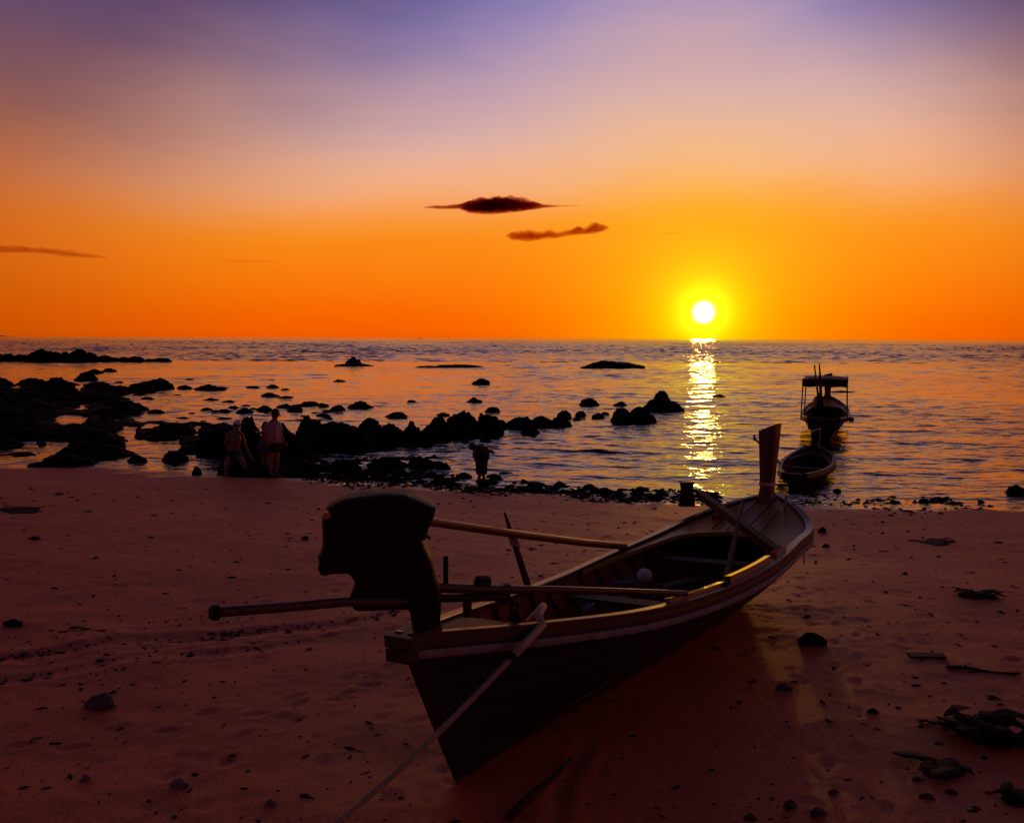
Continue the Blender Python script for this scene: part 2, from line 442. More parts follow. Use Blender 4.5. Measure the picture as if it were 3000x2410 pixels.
for i, l in enumerate(lam):
    th = rng.normal(0.06, 0.42); k = 2 * math.pi / l; ph = rng.uniform(0, 6.28)
    sl_ = 0.023 if l < 1.1 else 0.018
    damp = np.clip(1.5 - WY / (95 * l + 14), 0, 1)
    mod = 0.55 + 0.9 * np.clip(vnoise(WX / (l * 5), WY / (l * 3.0), 60 + i) + .5, 0, 1)
    WZ += amp * damp * mod * sl_ / k * np.sin(k * (WY * math.cos(th) + WX * math.sin(th)) + ph + 1.2 * vnoise(WX * .25, WY * .25, 90 + i))
# low breaking ridges close to the shore
for off, h in ((0.9, .035), (2.6, .03), (4.6, .028), (7.5, .025)):
    sx = np.interp(WX, SHX, SHY) + off + 0.9 * vnoise(WX * .22, WX * 0 + off, 77)
    WZ += h * np.exp(-((WY - sx) / 0.22) ** 2) * np.clip(vnoise(WX * .3, WX * 0 + off * 3, 78) * 2.4 + .5, 0, 1) * (np.abs(tcol)[None, :] <= 1)

# open sea beyond the reef: short steep chop, real crests that hide the troughs behind them
fy = [135.0]
while fy[-1] < 40000:
    y = fy[-1]; fy.append(y + (max(0.5, y / 340) if y < 2200 else y * .06))
fy = np.array(fy); fcol = np.concatenate([[-300, -60, -15, -4, -2], np.linspace(-1, 1, 300), [2, 4, 15, 60, 300]])
FX = np.clip(fcol[None, :] * (.64 * fy[:, None] + 4), -60000, 60000); FY = np.repeat(fy[:, None], len(fcol), 1)
FZ = np.zeros_like(FX)
famp = np.clip(.75 + (FY - 133) / 300, .75, 1.15) * (np.abs(fcol)[None, :] <= 1) * (.7 + .8 * (vnoise(FX / 40, FY / 60, 141) + .3))
for i, l in enumerate(np.geomspace(1.7, 5.5, 36)):
    th = rng.normal(.05, .7); k = 2 * math.pi / l
    FZ += famp * np.clip(1.8 - FY / (420 * l), 0, 1) * .046 / k * np.sin(k * (FY * math.cos(th) + FX * math.sin(th)) + rng.uniform(0, 6.28) + 2.0 * vnoise(FX / (l * 4), FY / (l * 4), 150 + i))

def water_material():
    m = bpy.data.materials.new('sea_water'); m.use_nodes = True
    nt = m.node_tree; b = nt.nodes['Principled BSDF']; N = nt.nodes.new; L = nt.links.new
    b.inputs['Base Color'].default_value = (.010, .009, .012, 1)
    b.inputs['IOR'].default_value = 1.33
    g = N('ShaderNodeNewGeometry'); s = N('ShaderNodeSeparateXYZ'); L(g.outputs['Position'], s.inputs[0])
    mpn = N('ShaderNodeMapping'); mpn.inputs['Scale'].default_value = (.38, 1, 1); L(g.outputs['Position'], mpn.inputs[0])
    # rough water outside the reef line, calm inside
    far = N('ShaderNodeMapRange'); far.interpolation_type = 'SMOOTHSTEP'; far.inputs[1].default_value = 45; far.inputs[2].default_value = 240
    L(s.outputs[1], far.inputs[0])
    side = N('ShaderNodeMapRange'); side.interpolation_type = 'SMOOTHSTEP'; side.inputs[1].default_value = -4; side.inputs[2].default_value = 7
    side.inputs[3].default_value = .55; side.inputs[4].default_value = .85
    L(s.outputs[0], side.inputs[0])
    mix = N('ShaderNodeMix'); L(far.outputs[0], mix.inputs[0]); L(side.outputs[0], mix.inputs[2]); mix.inputs[3].default_value = .8
    nA = N('ShaderNodeTexNoise'); nA.inputs['Scale'].default_value = .55; nA.inputs['Detail'].default_value = 5; nA.inputs['Roughness'].default_value = .6
    nB = N('ShaderNodeTexNoise'); nB.inputs['Scale'].default_value = 4.5; nB.inputs['Detail'].default_value = 4
    nC = N('ShaderNodeTexNoise'); nC.inputs['Scale'].default_value = .035; nC.inputs['Detail'].default_value = 3
    for n in (nA, nB): L(mpn.outputs[0], n.inputs['Vector'])
    L(mpn.outputs[0], nC.inputs['Vector'])
    pat = N('ShaderNodeMapRange'); pat.inputs[1].default_value = .35; pat.inputs[2].default_value = .65; pat.inputs[3].default_value = .55; pat.inputs[4].default_value = 1.25
    L(nC.outputs[0], pat.inputs[0])
    st = N('ShaderNodeMath'); st.operation = 'MULTIPLY'; L(mix.outputs[0], st.inputs[0]); L(pat.outputs[0], st.inputs[1])
    bA = N('ShaderNodeBump'); bA.inputs['Strength'].default_value = 1
    dA = N('ShaderNodeMath'); dA.operation = 'MULTIPLY'; L(st.outputs[0], dA.inputs[0]); dA.inputs[1].default_value = .30
    L(dA.outputs[0], bA.inputs['Distance']); L(nA.outputs[0], bA.inputs['Height'])
    bB = N('ShaderNodeBump'); dB = N('ShaderNodeMath'); dB.operation = 'MULTIPLY'; L(st.outputs[0], dB.inputs[0]); dB.inputs[1].default_value = .016
    L(dB.outputs[0], bB.inputs['Distance']); L(nB.outputs[0], bB.inputs['Height']); L(bA.outputs[0], bB.inputs['Normal'])
    L(bB.outputs[0], b.inputs['Normal'])
    ro = N('ShaderNodeMapRange'); ro.inputs[3].default_value = .045; ro.inputs[4].default_value = .14; L(far.outputs[0], ro.inputs[0]); L(ro.outputs[0], b.inputs['Roughness'])
    return m

MW = water_material()
tag(link('sea_water', grid_mesh('sea_water', WX, WY, WZ), MW), kind='structure')
tag(link('open_sea_water', grid_mesh('open_sea_water', FX, FY, FZ - .004), MW), kind='structure')

# far headland and two tiny ships on the horizon
hb = MB()
hp = []
for k in range(14):
    t = k / 13
    h_ = (math.sin(math.pi * min(1, t * .9 + .3)) ** .8) * 46 * (1 - t) ** .6 + 3 * math.sin(k * 2.3) * (1 - t)
    hp.append((-3900 + 560 * t, h_))
rows = [[Vector((x, 6000 + dy, max(0, z * k) - 1)) for x, z in hp] for dy, k in ((-180, 0), (-90, .7), (0, 1), (120, .8), (260, 0))]
hb.grid(rows)
tag(hb.build('headland_hill', M['hill'], None, True), kind='structure')

def far_ship(px, L_, label):
    c = on_z(px, 1000, 0); d = Vector((c.x, c.y, 0)).normalized() * 3200
    root = empty('fishing_ship', (d.x, d.y, 0))
    tag(root, label, 'ship', 'tiny ships on the horizon')
    h = MB()
    st = [(-.5, .7, 1.0), (-.35, .95, .8), (0, 1, .7), (.35, .8, .95), (.5, .05, 1.35)]
    h.grid([[d + Vector((u * L_, -b_ * L_ * .13, w * L_ * .12)), d + Vector((u * L_, -b_ * L_ * .08, -.6)), d + Vector((u * L_, b_ * L_ * .08, -.6)), d + Vector((u * L_, b_ * L_ * .13, w * L_ * .12)), d + Vector((u * L_, -b_ * L_ * .13, w * L_ * .12))] for u, b_, w in st])
    h.build('hull', M['ship'], root)
    MB().beam(d + Vector((-L_ * .2, 0, L_ * .07)), d + Vector((-L_ * .2, 0, L_ * .27)), L_ * .17, L_ * .24).build('cabin', M['ship'], root)
    MB().tube([d + Vector((L_ * .12, 0, L_ * .08)), d + Vector((L_ * .12, 0, L_ * .42))], L_ * .018, 6).build('mast', M['ship'], root)
far_ship(1229, 14, 'tiny dark fishing ship on the horizon, left of the two')
far_ship(1316, 9, 'tiniest dark ship on the horizon, nearer the sun of the two')

# ------------------------------------------------------------------ clouds
def cloud_mat(name, dens, colr):
    m = bpy.data.materials.new(name); m.use_nodes = True
    nt = m.node_tree; nt.nodes.clear()
    v = nt.nodes.new('ShaderNodeVolumeAbsorption'); v.inputs['Density'].default_value = dens; v.inputs['Color'].default_value = (*colr, 1)
    o = nt.nodes.new('ShaderNodeOutputMaterial'); nt.links.new(v.outputs[0], o.inputs['Volume'])
    return m
def cloud(profile, mat_, label, seed, lump=.25, Y=5200., thick=1.0):
    """profile: (px, top y, bottom y) along the cloud"""
    bm = bmesh.new()
    n = len(profile); sub = 10; ring = 22
    pr = np.array(profile, float)
    t = np.linspace(0, n - 1, (n - 1) * sub + 1)
    X = np.interp(t, range(n), pr[:, 0]); T = np.interp(t, range(n), pr[:, 1]); B = np.interp(t, range(n), pr[:, 2])
    V = []
    for i in range(len(t)):
        c_ = at_y(X[i], (T[i] + B[i]) / 2, Y); hgt = (B[i] - T[i]) / 2 * Y / F
        row = []
        for k in range(ring):
            a = 2 * math.pi * k / ring
            q = Vector((X[i] * .022, math.cos(a) * 1.1, math.sin(a) * 1.1 + seed))
            r_ = 1 + lump * (mnoise.fractal(q * 1.6, .8, 2.1, 5))
            up_ = max(0.0, math.sin(a))
            ca = math.copysign(abs(math.cos(a)) ** 2.4, math.cos(a)); sa = math.copysign(abs(math.sin(a)) ** 1.7, math.sin(a))
            row.append(bm.verts.new(c_ + Vector((0, ca * hgt * 3.2 * thick * r_, sa * hgt * (r_ if up_ > 0 else .85 + .15 * r_) * 1.12))))
        V.append(row)
    for r0, r1 in zip(V, V[1:]):
        for k in range(ring):
            bm.faces.new((r0[k], r0[(k + 1) % ring], r1[(k + 1) % ring], r1[k]))
    bm.faces.new(V[0][::-1]); bm.faces.new(V[-1])
    bmesh.ops.recalc_face_normals(bm, faces=bm.faces)
    org = at_y(X[len(X) // 2], B[len(B) // 2], Y)
    bmesh.ops.translate(bm, verts=bm.verts, vec=-org)
    me = bpy.data.meshes.new('cloud'); bm.to_mesh(me); bm.free()
    me.polygons.foreach_set('use_smooth', [True] * len(me.polygons))
    o = link('cloud', me, mat_, None, org)
    tag(o, label, 'cloud', 'small dark clouds above the horizon')
cm1 = cloud_mat('dense_cloud', .05, (.60, .20, .14)); cm2 = cloud_mat('thin_cloud', .024, (.72, .32, .10)); cm3 = cloud_mat('wisp_cloud', .009, (.72, .48, .34))
cloud([(1240, 606, 609), (1278, 602, 612), (1310, 602, 613), (1345, 597, 612), (1375, 588, 623), (1410, 584, 626), (1450, 577, 625), (1500, 578, 621), (1540, 585, 617), (1590, 598, 610), (1640, 602, 606), (1700, 602, 604)], cm1, 'darkest maroon lens shaped cloud, upper of the two in the middle', 1, .42)
cloud([(1480, 688, 692), (1500, 681, 703), (1550, 678, 707), (1590, 678, 702), (1608, 672, 699), (1635, 680, 697), (1670, 672, 691), (1695, 660, 688), (1712, 668, 687), (1740, 653, 685), (1768, 657, 678), (1784, 664, 670)], cm2, 'ragged orange brown cloud streak below the darkest cloud', 5, .5)
cloud([(-60, 722, 745), (40, 718, 740), (110, 724, 742), (180, 730, 752), (240, 738, 756), (310, 750, 757)], cm3, 'thin brown cloud wisp at the left edge above the sea', 9, .5, thick=1.4)
cloud([(640, 764, 766), (700, 761, 769), (770, 762, 768), (830, 765, 767)], cm3, 'faint narrow cloud streak right of the left edge wisp', 12, .4)
cloud([(1925, 683, 685), (1965, 679, 686), (2005, 676, 682), (2015, 677, 679)], cm3, 'faint short cloud streak above and left of the sun', 15, .4)

# ------------------------------------------------------------------ rocks
def rock_mesh(seed, sub=4, rough=.34, flat=.55, blocky=0.0):
    bm = bmesh.new()
    bmesh.ops.create_icosphere(bm, subdivisions=sub, radius=1)
    for v in bm.verts:
        p = v.co.copy(); q = p * 1.1 + Vector((seed * 7.3, seed * 3.1, seed * 1.7))
        k = 1 + rough * mnoise.fractal(q, .9, 2.2, 4) + .12 * mnoise.noise(q * 4.3)
        c_ = mnoise.voronoi(q * 1.5)[0][0]; c2_ = mnoise.voronoi(q * 3.6)[0][0]
        if blocky: p = Vector([math.copysign(abs(t) ** (1 - blocky), t) for t in p])
        v.co = p * (k + .30 * (c_ - .4) + .26 * (c2_ - .35) + .09 * mnoise.noise(q * 7) + .05 * mnoise.noise(q * 15))
        if v.co.z < -flat: v.co.z = -flat
    me = bpy.data.meshes.new('rock')
    mn = [min(v.co[i] for v in bm.verts) for i in range(3)]; mx_ = [max(v.co[i] for v in bm.verts) for i in range(3)]
    for v in bm.verts:      # normalise: unit width and depth, base at -0.25, top at 1
        v.co.x = (v.co.x - (mn[0] + mx_[0]) / 2) / (mx_[0] - mn[0]); v.co.y = (v.co.y - (mn[1] + mx_[1]) / 2) / (mx_[1] - mn[1])
        v.co.z = (v.co.z - mn[2]) / (mx_[2] - mn[2]) * 1.25 - .25
        k_ = 1.10 - .38 * max(0.0, v.co.z); v.co.x *= k_; v.co.y *= k_
    bm.to_mesh(me); bm.free()
    me.polygons.foreach_set('use_smooth', [True] * len(me.polygons))
    return me
ROCKS = [rock_mesh(i + 1) for i in range(12)]
BOULDERS = [rock_mesh(i + 20, 4, .24, .5, .10) for i in range(9)]
SMALL = [rock_mesh(i + 40, 2, .4) for i in range(8)]
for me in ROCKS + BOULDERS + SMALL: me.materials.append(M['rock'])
count = 0
def put_rock(px, py, w, h, label, group=None, name='rock', src=ROCKS, z=None, dep=.8, mt=None, seed=None):
    """rock whose foot stands at the photo pixel, w and h in photo pixels"""
    global count
    count += 1
    p = on_z(px, py, 0.0) if z is None else (on_sand(px, py) if z == 'sand' else on_z(px, py, z))
    sc = p.y / F
    me = src[(count * 5 + 3) % len(src) if seed is None else seed % len(src)]
    if mt:
        key = me.name + mt.name
        if key not in cache:
            c_ = me.copy(); c_.materials.clear(); c_.materials.append(mt); cache[key] = c_
        me = cache[key]
    o = link(name, me)
    o.location = p
    W = w * sc * (1.2 if src is ROCKS else 1.1)
    o.scale = (W, W * dep, h * sc * 1.08)
    flip = random.choice((0, math.pi))
    o.rotation_euler = (0, 0, flip + random.uniform(-.35, .35))
    o.location.y += W * dep * .42
    tag(o, label, 'rock' if name == 'rock' else name.split('_')[-1], group)
    return o
cache = {}

named = [
 (1797, 1079, 146, 20, 'long low rock far out toward the sun, in front of the horizon water'),
 (1726, 1079, 40, 9, 'small low rock at the left end of the long far rock'),
 (1868, 1079, 46, 10, 'small low rock at the right end of the long far rock'),
 (1340, 1077, 120, 8, 'thin flat rock strip at the calm water edge right of the cone'),
 (1250, 1077, 70, 5, 'thinnest flat rock strip at the calm water edge'),
 (1034, 1070, 40, 25, 'lone cone shaped rock far out at the calm water edge'),
 (1030, 1073, 96, 9, 'low apron rock around the foot of the lone far cone'),
 (1409, 1126, 42, 18, 'lone rounded rock in open water above the reef row'),
 (1388, 1178, 40, 14, 'lone wedge rock in open water behind the big boulders'),
 (1444, 1207, 40, 14, 'flat rock just behind the two biggest boulders'),
 (1298, 1218, 32, 9, 'small flat rock behind the boulder left of the biggest'),
 (1355, 1274, 88, 72, 'biggest blocky boulder of the row, right of the gap'),
 (1427, 1272, 74, 62, 'broad boulder joined to the right of the biggest one'),
 (1468, 1256, 46, 26, 'low rock tapering off the right of the broad boulder'),
 (1338, 1284, 40, 14, 'low rock at the front foot of the biggest boulder'),
 (1525, 1257, 74, 36, 'left ridge rock of the low chain right of the boulders'),
 (1583, 1251, 66, 32, 'middle ridge rock of the low chain right of the boulders'),
 (1554, 1270, 42, 24, 'square rock in front of the low chain'),
 (1640, 1249, 64, 26, 'right ridge rock of the low chain right of the boulders'),
 (1654, 1226, 36, 24, 'round rock standing on the back of the low chain'),
 (1703, 1219, 27, 16, 'small round rock just right of the low chain'),
 (1690, 1233, 20, 12, 'smallest round rock off the right end of the low chain'),
 (1753, 1223, 32, 12, 'small flat rock left of the twin boulders'),
 (1774, 1215, 22, 8, 'tiny flat rock behind the small one left of the twins'),
 (1826, 1239, 56, 45, 'left boulder of the twin pair near the sun path'),
 (1884, 1239, 68, 47, 'right boulder of the twin pair near the sun path'),
 (1945, 1205, 92, 40, 'wide domed boulder beside the sun path'),
 (1984, 1205, 36, 18, 'low rock on the right shoulder of the wide domed boulder'),
 (1941, 1168, 34, 24, 'round rock behind the top of the wide domed boulder'),
 (1728, 1188, 44, 23, 'lone domed rock in open water above the low chain'),
 (1820, 1191, 38, 14, 'low rock in open water left of the wide domed boulder'),
 (1280, 1286, 74, 66, 'boulder just left of the biggest, across the gap'),
 (1206, 1300, 54, 68, 'tall pointed boulder in the middle of the row'),
 (1245, 1298, 46, 44, 'low boulder filling between pointed boulder and its right neighbour'),
 (1085, 1299, 84, 74, 'rounded boulder left of the pointed one'),
 (1140, 1299, 72, 58, 'stepped boulder between rounded and pointed ones'),
 (978, 1316, 162, 78, 'widest humped boulder in the row of reef boulders'),
 (1030, 1316, 90, 56, 'low right shoulder boulder beside the widest one'),
 (898, 1300, 66, 86, 'upright boulder at the left end of the boulder row'),
 (915, 1290, 60, 60, 'boulder wedged behind the upright left end one'),
 (717, 1337, 76, 118, 'big domed boulder right behind the sitting person'),
 (804, 1337, 108, 98, 'big dark boulder behind the standing person'),
 (858, 1344, 88, 52, 'low boulder right of the standing person legs'),
 (895, 1352, 60, 26, 'low rock at the right end of the people boulders'),
 (620, 1330, 90, 72, 'dark boulder left of the sitting person'),
 (660, 1340, 70, 60, 'dark boulder at the back of the sitting person'),
 (713, 1211, 42, 15, 'pointed small rock above the domed boulder'),
 (680, 1197, 28, 8, 'small flat rock left of the pointed small one'),
 (770, 1203, 46, 14, 'flat rock left behind the head of the standing person'),
 (859, 1205, 40, 14, 'flat oval rock right of the standing person head'),
 (835, 1192, 22, 10, 'small rock behind the flat oval one'),
 (903, 1188, 44, 12, 'flat rock with blunt ends in calm water'),
 (942, 1191, 32, 10, 'small flat rock joined right of the blunt one'),
 (984, 1204, 42, 16, 'low domed rock in calm water above the upright boulder'),
 (1050, 1196, 64, 19, 'flat rock with a raised left end in calm water'),
 (1161, 1223, 56, 14, 'long flat rock behind the rounded boulder'),
 (963, 1230, 28, 9, 'small flat rock at the top of the upright boulder'),
 (1205, 1178, 24, 6, 'tiny rock in open water behind the long flat one'),
 (1131, 1374, 108, 30, 'wide low rock in the shallows, left of the bending person'),
 (1233, 1374, 84, 32, 'low rock in the shallows nearest the bending person'),
 (1006, 1382, 82, 32, 'humped rock in the shallows in the middle of the row'),
 (945, 1379, 40, 21, 'small pointed rock in the shallows beside the humped one'),
 (869, 1383, 114, 29, 'long flat rock in the shallows right of the standing person'),
 (1292, 1376, 44, 20, 'small rock in the shallows just left of bending person'),
 (1422, 1295, 27, 13, 'small rock in the water above the bending person'),
 (457, 1139, 64, 33, 'tall pyramid rock standing up at the right of the reef bed'),
 (242, 1115, 52, 22, 'flat topped rock at the back edge of the reef bed'),
 (148, 1147, 78, 42, 'big blocky rock at the back left of the reef bed'),
 (155, 1367, 162, 36, 'broad low rock on the wet sand at the left shore'),
 (502, 1352, 64, 30, 'domed rock at the front right of the reef bed'),
 (395, 1354, 50, 18, 'low rock at the front of the reef bed beside the pool'),
 (573, 1390, 22, 25, 'small upright stone on the wet sand left of the sitting person'),
 (606, 1144, 82, 13, 'long flat rock in water right of the pyramid rock'),
 (700, 1345, 110, 30, 'low rock ledge under the sitting person'),
 (760, 1398, 190, 22, 'wide dark ledge at the feet of the people'),
 (700, 1388, 120, 40, 'rock that the sitting person rests on'),
 (2990, 1447, 56, 22, 'rock in the shallows at the right edge'),
 (2455, 1440, 20, 8, 'small rock in the water right of the moored dinghy'),
 (2110, 1164, 34, 8, 'tiny flat rock in the water right of the sun path'),
 (2380, 1563, 0, 0, ''),
]
for px, py, w, h, lab in named:
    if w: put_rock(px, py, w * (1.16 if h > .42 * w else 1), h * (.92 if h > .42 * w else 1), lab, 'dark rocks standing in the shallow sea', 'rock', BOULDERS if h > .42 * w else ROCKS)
# far ridge on the left
for k in range(15):
    x = -15 + k * 34 + random.uniform(-8, 8); env = 34 if 60 < x < 260 else (26 if x <= 60 else 20 - (x - 260) / 240 * 10)
    put_rock(x, 1058 + x * .005, random.uniform(46, 78), env * random.uniform(.7, 1.1), 'dark rock in the long far ridge on the left', 'rocks of the far left ridge', dep=.5)
for x, y, w, h in ((20, 1060, 24, 6), (80, 1061, 28, 9), (130, 1060, 60, 9)):
    put_rock(x, y, w, h, 'small flat rock in front of the far left ridge', 'small rocks before the far left ridge')
# reef bed on the left
pools = [(300, 395, 1252, 1316), (326, 530, 1288, 1346), (385, 700, 1160, 1236), (516, 604, 1248, 1284), (-10, 108, 1286, 1328), (112, 185, 1308, 1334),
         (120, 170, 1182, 1202), (205, 262, 1182, 1202), (130, 255, 1216, 1244), (298, 352, 1224, 1242), (10, 60, 1120, 1138), (180, 240, 1120, 1142), (330, 415, 1152, 1170), (135, 205, 1292, 1310), (420, 470, 1240, 1256)]
def in_bed(x, y):
    top = np.interp(x, [-40, 100, 240, 370, 420, 470, 560, 640], [1124, 1122, 1125, 1132, 1160, 1170, 1232, 1246])
    bot = np.interp(x, [-40, 90, 180, 300, 380, 480, 600, 640], [1340, 1338, 1322, 1346, 1352, 1330, 1330, 1330])
    if not top < y < bot: return False
    return not any(a - 14 < x < b + 14 and c_ < y < d + 20 for a, b, c_, d in pools)
nb = 0
while nb < 250:
    x, y = random.uniform(-40, 640), random.uniform(1120, 1352)
    if not in_bed(x, y): continue
    sz = (y - 985) / 300
    w = random.uniform(34, 92) * (.55 + .75 * sz)
    put_rock(x, y, w, random.uniform(.15, .33) * w * (.75 + .25 * sz), ('dark rock in the %s part of the crowded reef bed, %s' % ('back' if y < 1215 else 'front', 'toward the left edge' if x < 260 else 'toward the people')), 'rocks of the reef bed, %s %s' % ('back' if y < 1215 else 'front', 'left' if x < 260 else 'right'), dep=1.0)
    nb += 1
# little flat rocks scattered in the calm water
for k in range(46):
    x = random.uniform(420, 1000); y = random.uniform(1112, 1236)
    if k > 34: x = random.uniform(250, 560); y = random.uniform(1085, 1160)
    w = random.uniform(14, 44)
    put_rock(x, y, w, w * random.uniform(.12, .26), 'little flat rock lying awash in calm water ' + ('behind the reef bed' if x < 560 else 'above the standing person and the boulder row'), 'little rocks awash ' + ('behind the reef bed' if x < 560 else 'above the boulder row'))
# stones and weed at the water's edge
nb = 0
while nb < 190:
    x = random.uniform(880, 2140) if nb > 7 else random.uniform(2440, 3010)
    e = float(np.interp(x, [880, 1060, 1282, 1595, 1809, 2140, 2435, 3000], [1400, 1412, 1426, 1445, 1455, 1471, 1475, 1494]))
    y = e + random.gauss(-16, 13) if x < 2200 else e + random.gauss(-12, 7)
    if x > 1500 and x < 2200: y = e + random.gauss(-11, 8)
    if y > e + 3 or y < e - 52: continue
    w = random.uniform(12, 44) * (1.15 if x < 1500 else .95)
    put_rock(x, y, w, w * random.uniform(.14, .34), 'small dark stone at the water edge ' + ('right of the moored dinghy' if x > 2300 else 'left of the bending person' if x < 1400 else 'between the bending person and the bow'), 'waterline stones ' + ('right of the dinghy' if x > 2300 else 'left of the bending person' if x < 1400 else 'before the bow'), 'shore_stone', SMALL, z=0.0, dep=.6)
    nb += 1
# the reef flat the bed of rocks stands on, with tide pools left open
rx = np.arange(-40, -4.5, .12); ry = np.concatenate([np.arange(23.5, 40, .10), np.arange(40, 74, .22)])
RX, RY = np.meshgrid(rx, ry)
inv_ = np.array(RM.transposed())
q_ = np.stack([RX, RY, np.full_like(RX, -CAM_Z)], -1) @ inv_.T
PX = 1500 + F * q_[..., 0] / -q_[..., 2]; PY = 1205 - F * q_[..., 1] / -q_[..., 2]
PX = PX + 26 * vnoise(PX / 22, PY / 7, 201) + 10 * vnoise(PX / 8, PY / 4, 202); PY = PY + 9 * vnoise(PX / 26, PY / 7, 203) + 4 * vnoise(PX / 9, PY / 4, 204)
top_ = np.interp(PX, [-40, 100, 240, 370, 420, 470, 560, 640], [1126, 1124, 1127, 1134, 1162, 1172, 1234, 1248])
bot_ = np.interp(PX, [-40, 90, 180, 300, 380, 480, 600, 640], [1336, 1334, 1318, 1340, 1346, 1326, 1326, 1326])
mk = np.minimum(np.minimum((PY - top_) / 8, (bot_ - PY) / 8), (650 - PX) / 20)
for a, b, c0_, d in pools:
    mk = np.minimum(mk, np.maximum(np.maximum((a - PX) / 14, (PX - b) / 14), np.maximum((c0_ - PY) / 6, (PY - d) / 6)))
RZ = np.where(mk > 0,   .02 + .06 * np.clip(mk, 0, 1) + .12 * np.clip(vnoise(RX * 1.3, RY * 1.1, 211) + .1, 0, 1) + .07 * vnoise(RX * 3.1, RY * 3, 212), -.35)
tag(link('reef_flat', grid_mesh('reef_flat', RX, RY, RZ), M['rock']), kind='structure')
def litter(n, place, name, mt, label=None):
    """many crumbs joined into one mass"""
    m = MB()
    for _ in range(n):
        p, s = place()
        a = random.uniform(0, math.pi); d = Vector((math.cos(a), math.sin(a), 0)); q = Vector((-d.y, d.x, 0))
        up = Vector((0, 0, s * random.uniform(.25, .6))); l = s * random.uniform(.8, 2.4); wv = s * random.uniform(.5, 1)
        t = [m.bm.verts.new(v) for v in (p - d * l, p - q * wv, p + d * l * random.uniform(.6, 1), p + q * wv, p + up + d * l * .2, p + up * .8 - d * l * .3)]
        for f in ((0, 1, 5), (1, 4, 5), (1, 2, 4), (2, 3, 4), (3, 5, 4), (3, 0, 5)): m.bm.faces.new([t[i] for i in f])
    o = m.build(name, mt)
    return tag(o, kind='stuff')
def weed_edge():
    x = random.uniform(-5.5, 4.6) if random.random() < .88 else random.uniform(5, 10)
    y = float(np.interp(x, SHX, SHY)) + random.gauss(.25, .45) + .35 * math.sin(x * 2.1)
    return Vector((x, y, max(0.0, sand_z(x, y)) - .005)), random.uniform(.03, .085)
litter(2600, weed_edge, 'seaweed_wrack', M['weed'])
def rubble():
    while True:
        k_ = random.random()
        x, y = (random.uniform(-30, 660), random.uniform(1118, 1356)) if k_ < .75 else (random.uniform(640, 1320), random.uniform(1338, 1396))
        if k_ >= .75 or in_bed(x, y): break
    p = on_z(x, y, 0); p.z = -.02
    return p, random.uniform(.05, .20) * (.5 + p.y / 60)
litter(1500, rubble, 'reef_rubble', M['rock'])
def crumbs():
    y = 5.7 + 14.5 * random.random() ** 1.25; x = random.uniform(-.64, .64) * y
    return Vector((x, y, sand_z(x, y) - .002)), random.choice((.6, .6, 1, 1, 1.7)) * random.uniform(.006, .022) * (.7 + y / 16)
litter(1900, crumbs, 'beach_litter', M['weed'])
def trail():
    t = random.random(); k = random.choice((0, 0, 1, 2))
    a, b = (((-6.6, 8.2), (-1.3, 10.2)), ((-6.2, 7.6), (-2.2, 9.3)), ((-7, 8.9), (-3, 10.0)))[k]
    x = a[0] + (b[0] - a[0]) * t; y = a[1] + (b[1] - a[1]) * t + random.gauss(0, .13) + .10 * math.sin(t * 9)
    return Vector((x, y, sand_z(x, y) - .004)), random.uniform(.008, .03)
litter(900, trail, 'drift_weed', M['weed'])

# individual pieces on the sand
STONES = [rock_mesh(i + 70, 3, .45) for i in range(6)]
for me in STONES: me.materials.append(M['stone'])
def sand_piece(px, py, w, h, label, name='beach_stone', mt=None, dep=.7, group=None, seed=None):
    o = put_rock(px, py, w, h, label, group, name, STONES, 'sand', dep, mt, seed)
    o['category'] = name.replace('_', ' ')
    return o
sand_piece(280, 2080, 84, 44, 'lumpy coral stone on the open sand at the left', 'coral_stone')
sand_piece(245, 2290, 30, 17, 'small pale coral lump near the bottom left corner', 'coral_stone', M['pale'])
sand_piece(518, 2312, 58, 26, 'pale crumbly coral lump at the bottom left', 'coral_stone', M['pale'])
sand_piece(790, 2362, 36, 18, 'pale coral bit at the bottom left of the rope', 'coral_stone', M['pale'])
sand_piece(88, 1990, 18, 9, 'tiny pale shell on the weed trail at the left edge', 'sea_shell', M['pale'])
sand_piece(2386, 1892, 80, 32, 'flat dark stone on the sand right of the bow', 'flat_stone', M['rock'], .6)
sand_piece(2300, 2024, 48, 20, 'smooth stone in the shadow right of the hull', 'flat_stone', None, .6)
sand_piece(2445, 2328, 36, 13, 'small light shell at the bottom right, left of its pair', 'sea_shell', M['stone'], .6)
sand_piece(2690, 2288, 34, 11, 'light shell at the bottom right, topmost of three', 'sea_shell', M['stone'], .6)
sand_piece(2792, 2326, 34, 14, 'light oval shell at the bottom right nearest the leaf heap', 'sea_shell', M['stone'], .6)
sand_piece(2720, 2342, 44, 14, 'flat shell fragment at the bottom right between two others', 'sea_shell', M['stone'], .6)
sand_piece(2320, 2370, 40, 22, 'rounded stone at the bottom right of centre', 'coral_stone')
sand_piece(2402, 2392, 50, 22, 'knobbly coral lump at the bottom right', 'coral_stone', M['stone'])
sand_piece(2200, 2404, 36, 16, 'stone at the very bottom edge right of centre', 'coral_stone')
sand_piece(2412, 1560, 26, 15, 'dark stone on the sand just right of the bow', 'flat_stone', M['rock'])
sand_piece(2422, 1602, 20, 9, 'small dark stone on the sand below the one by the bow', 'flat_stone', M['rock'])
sand_piece(30, 1836, 60, 17, 'crusty dark clump on the sand at the left edge', 'flat_stone', M['rock'])
sand_piece(892, 1580, 22, 9, 'small dark pebble on the sand left of the engine', 'flat_stone', M['rock'])
sand_piece(98, 1580, 26, 9, 'dark pebble on the sand near the left edge', 'flat_stone', M['rock'])
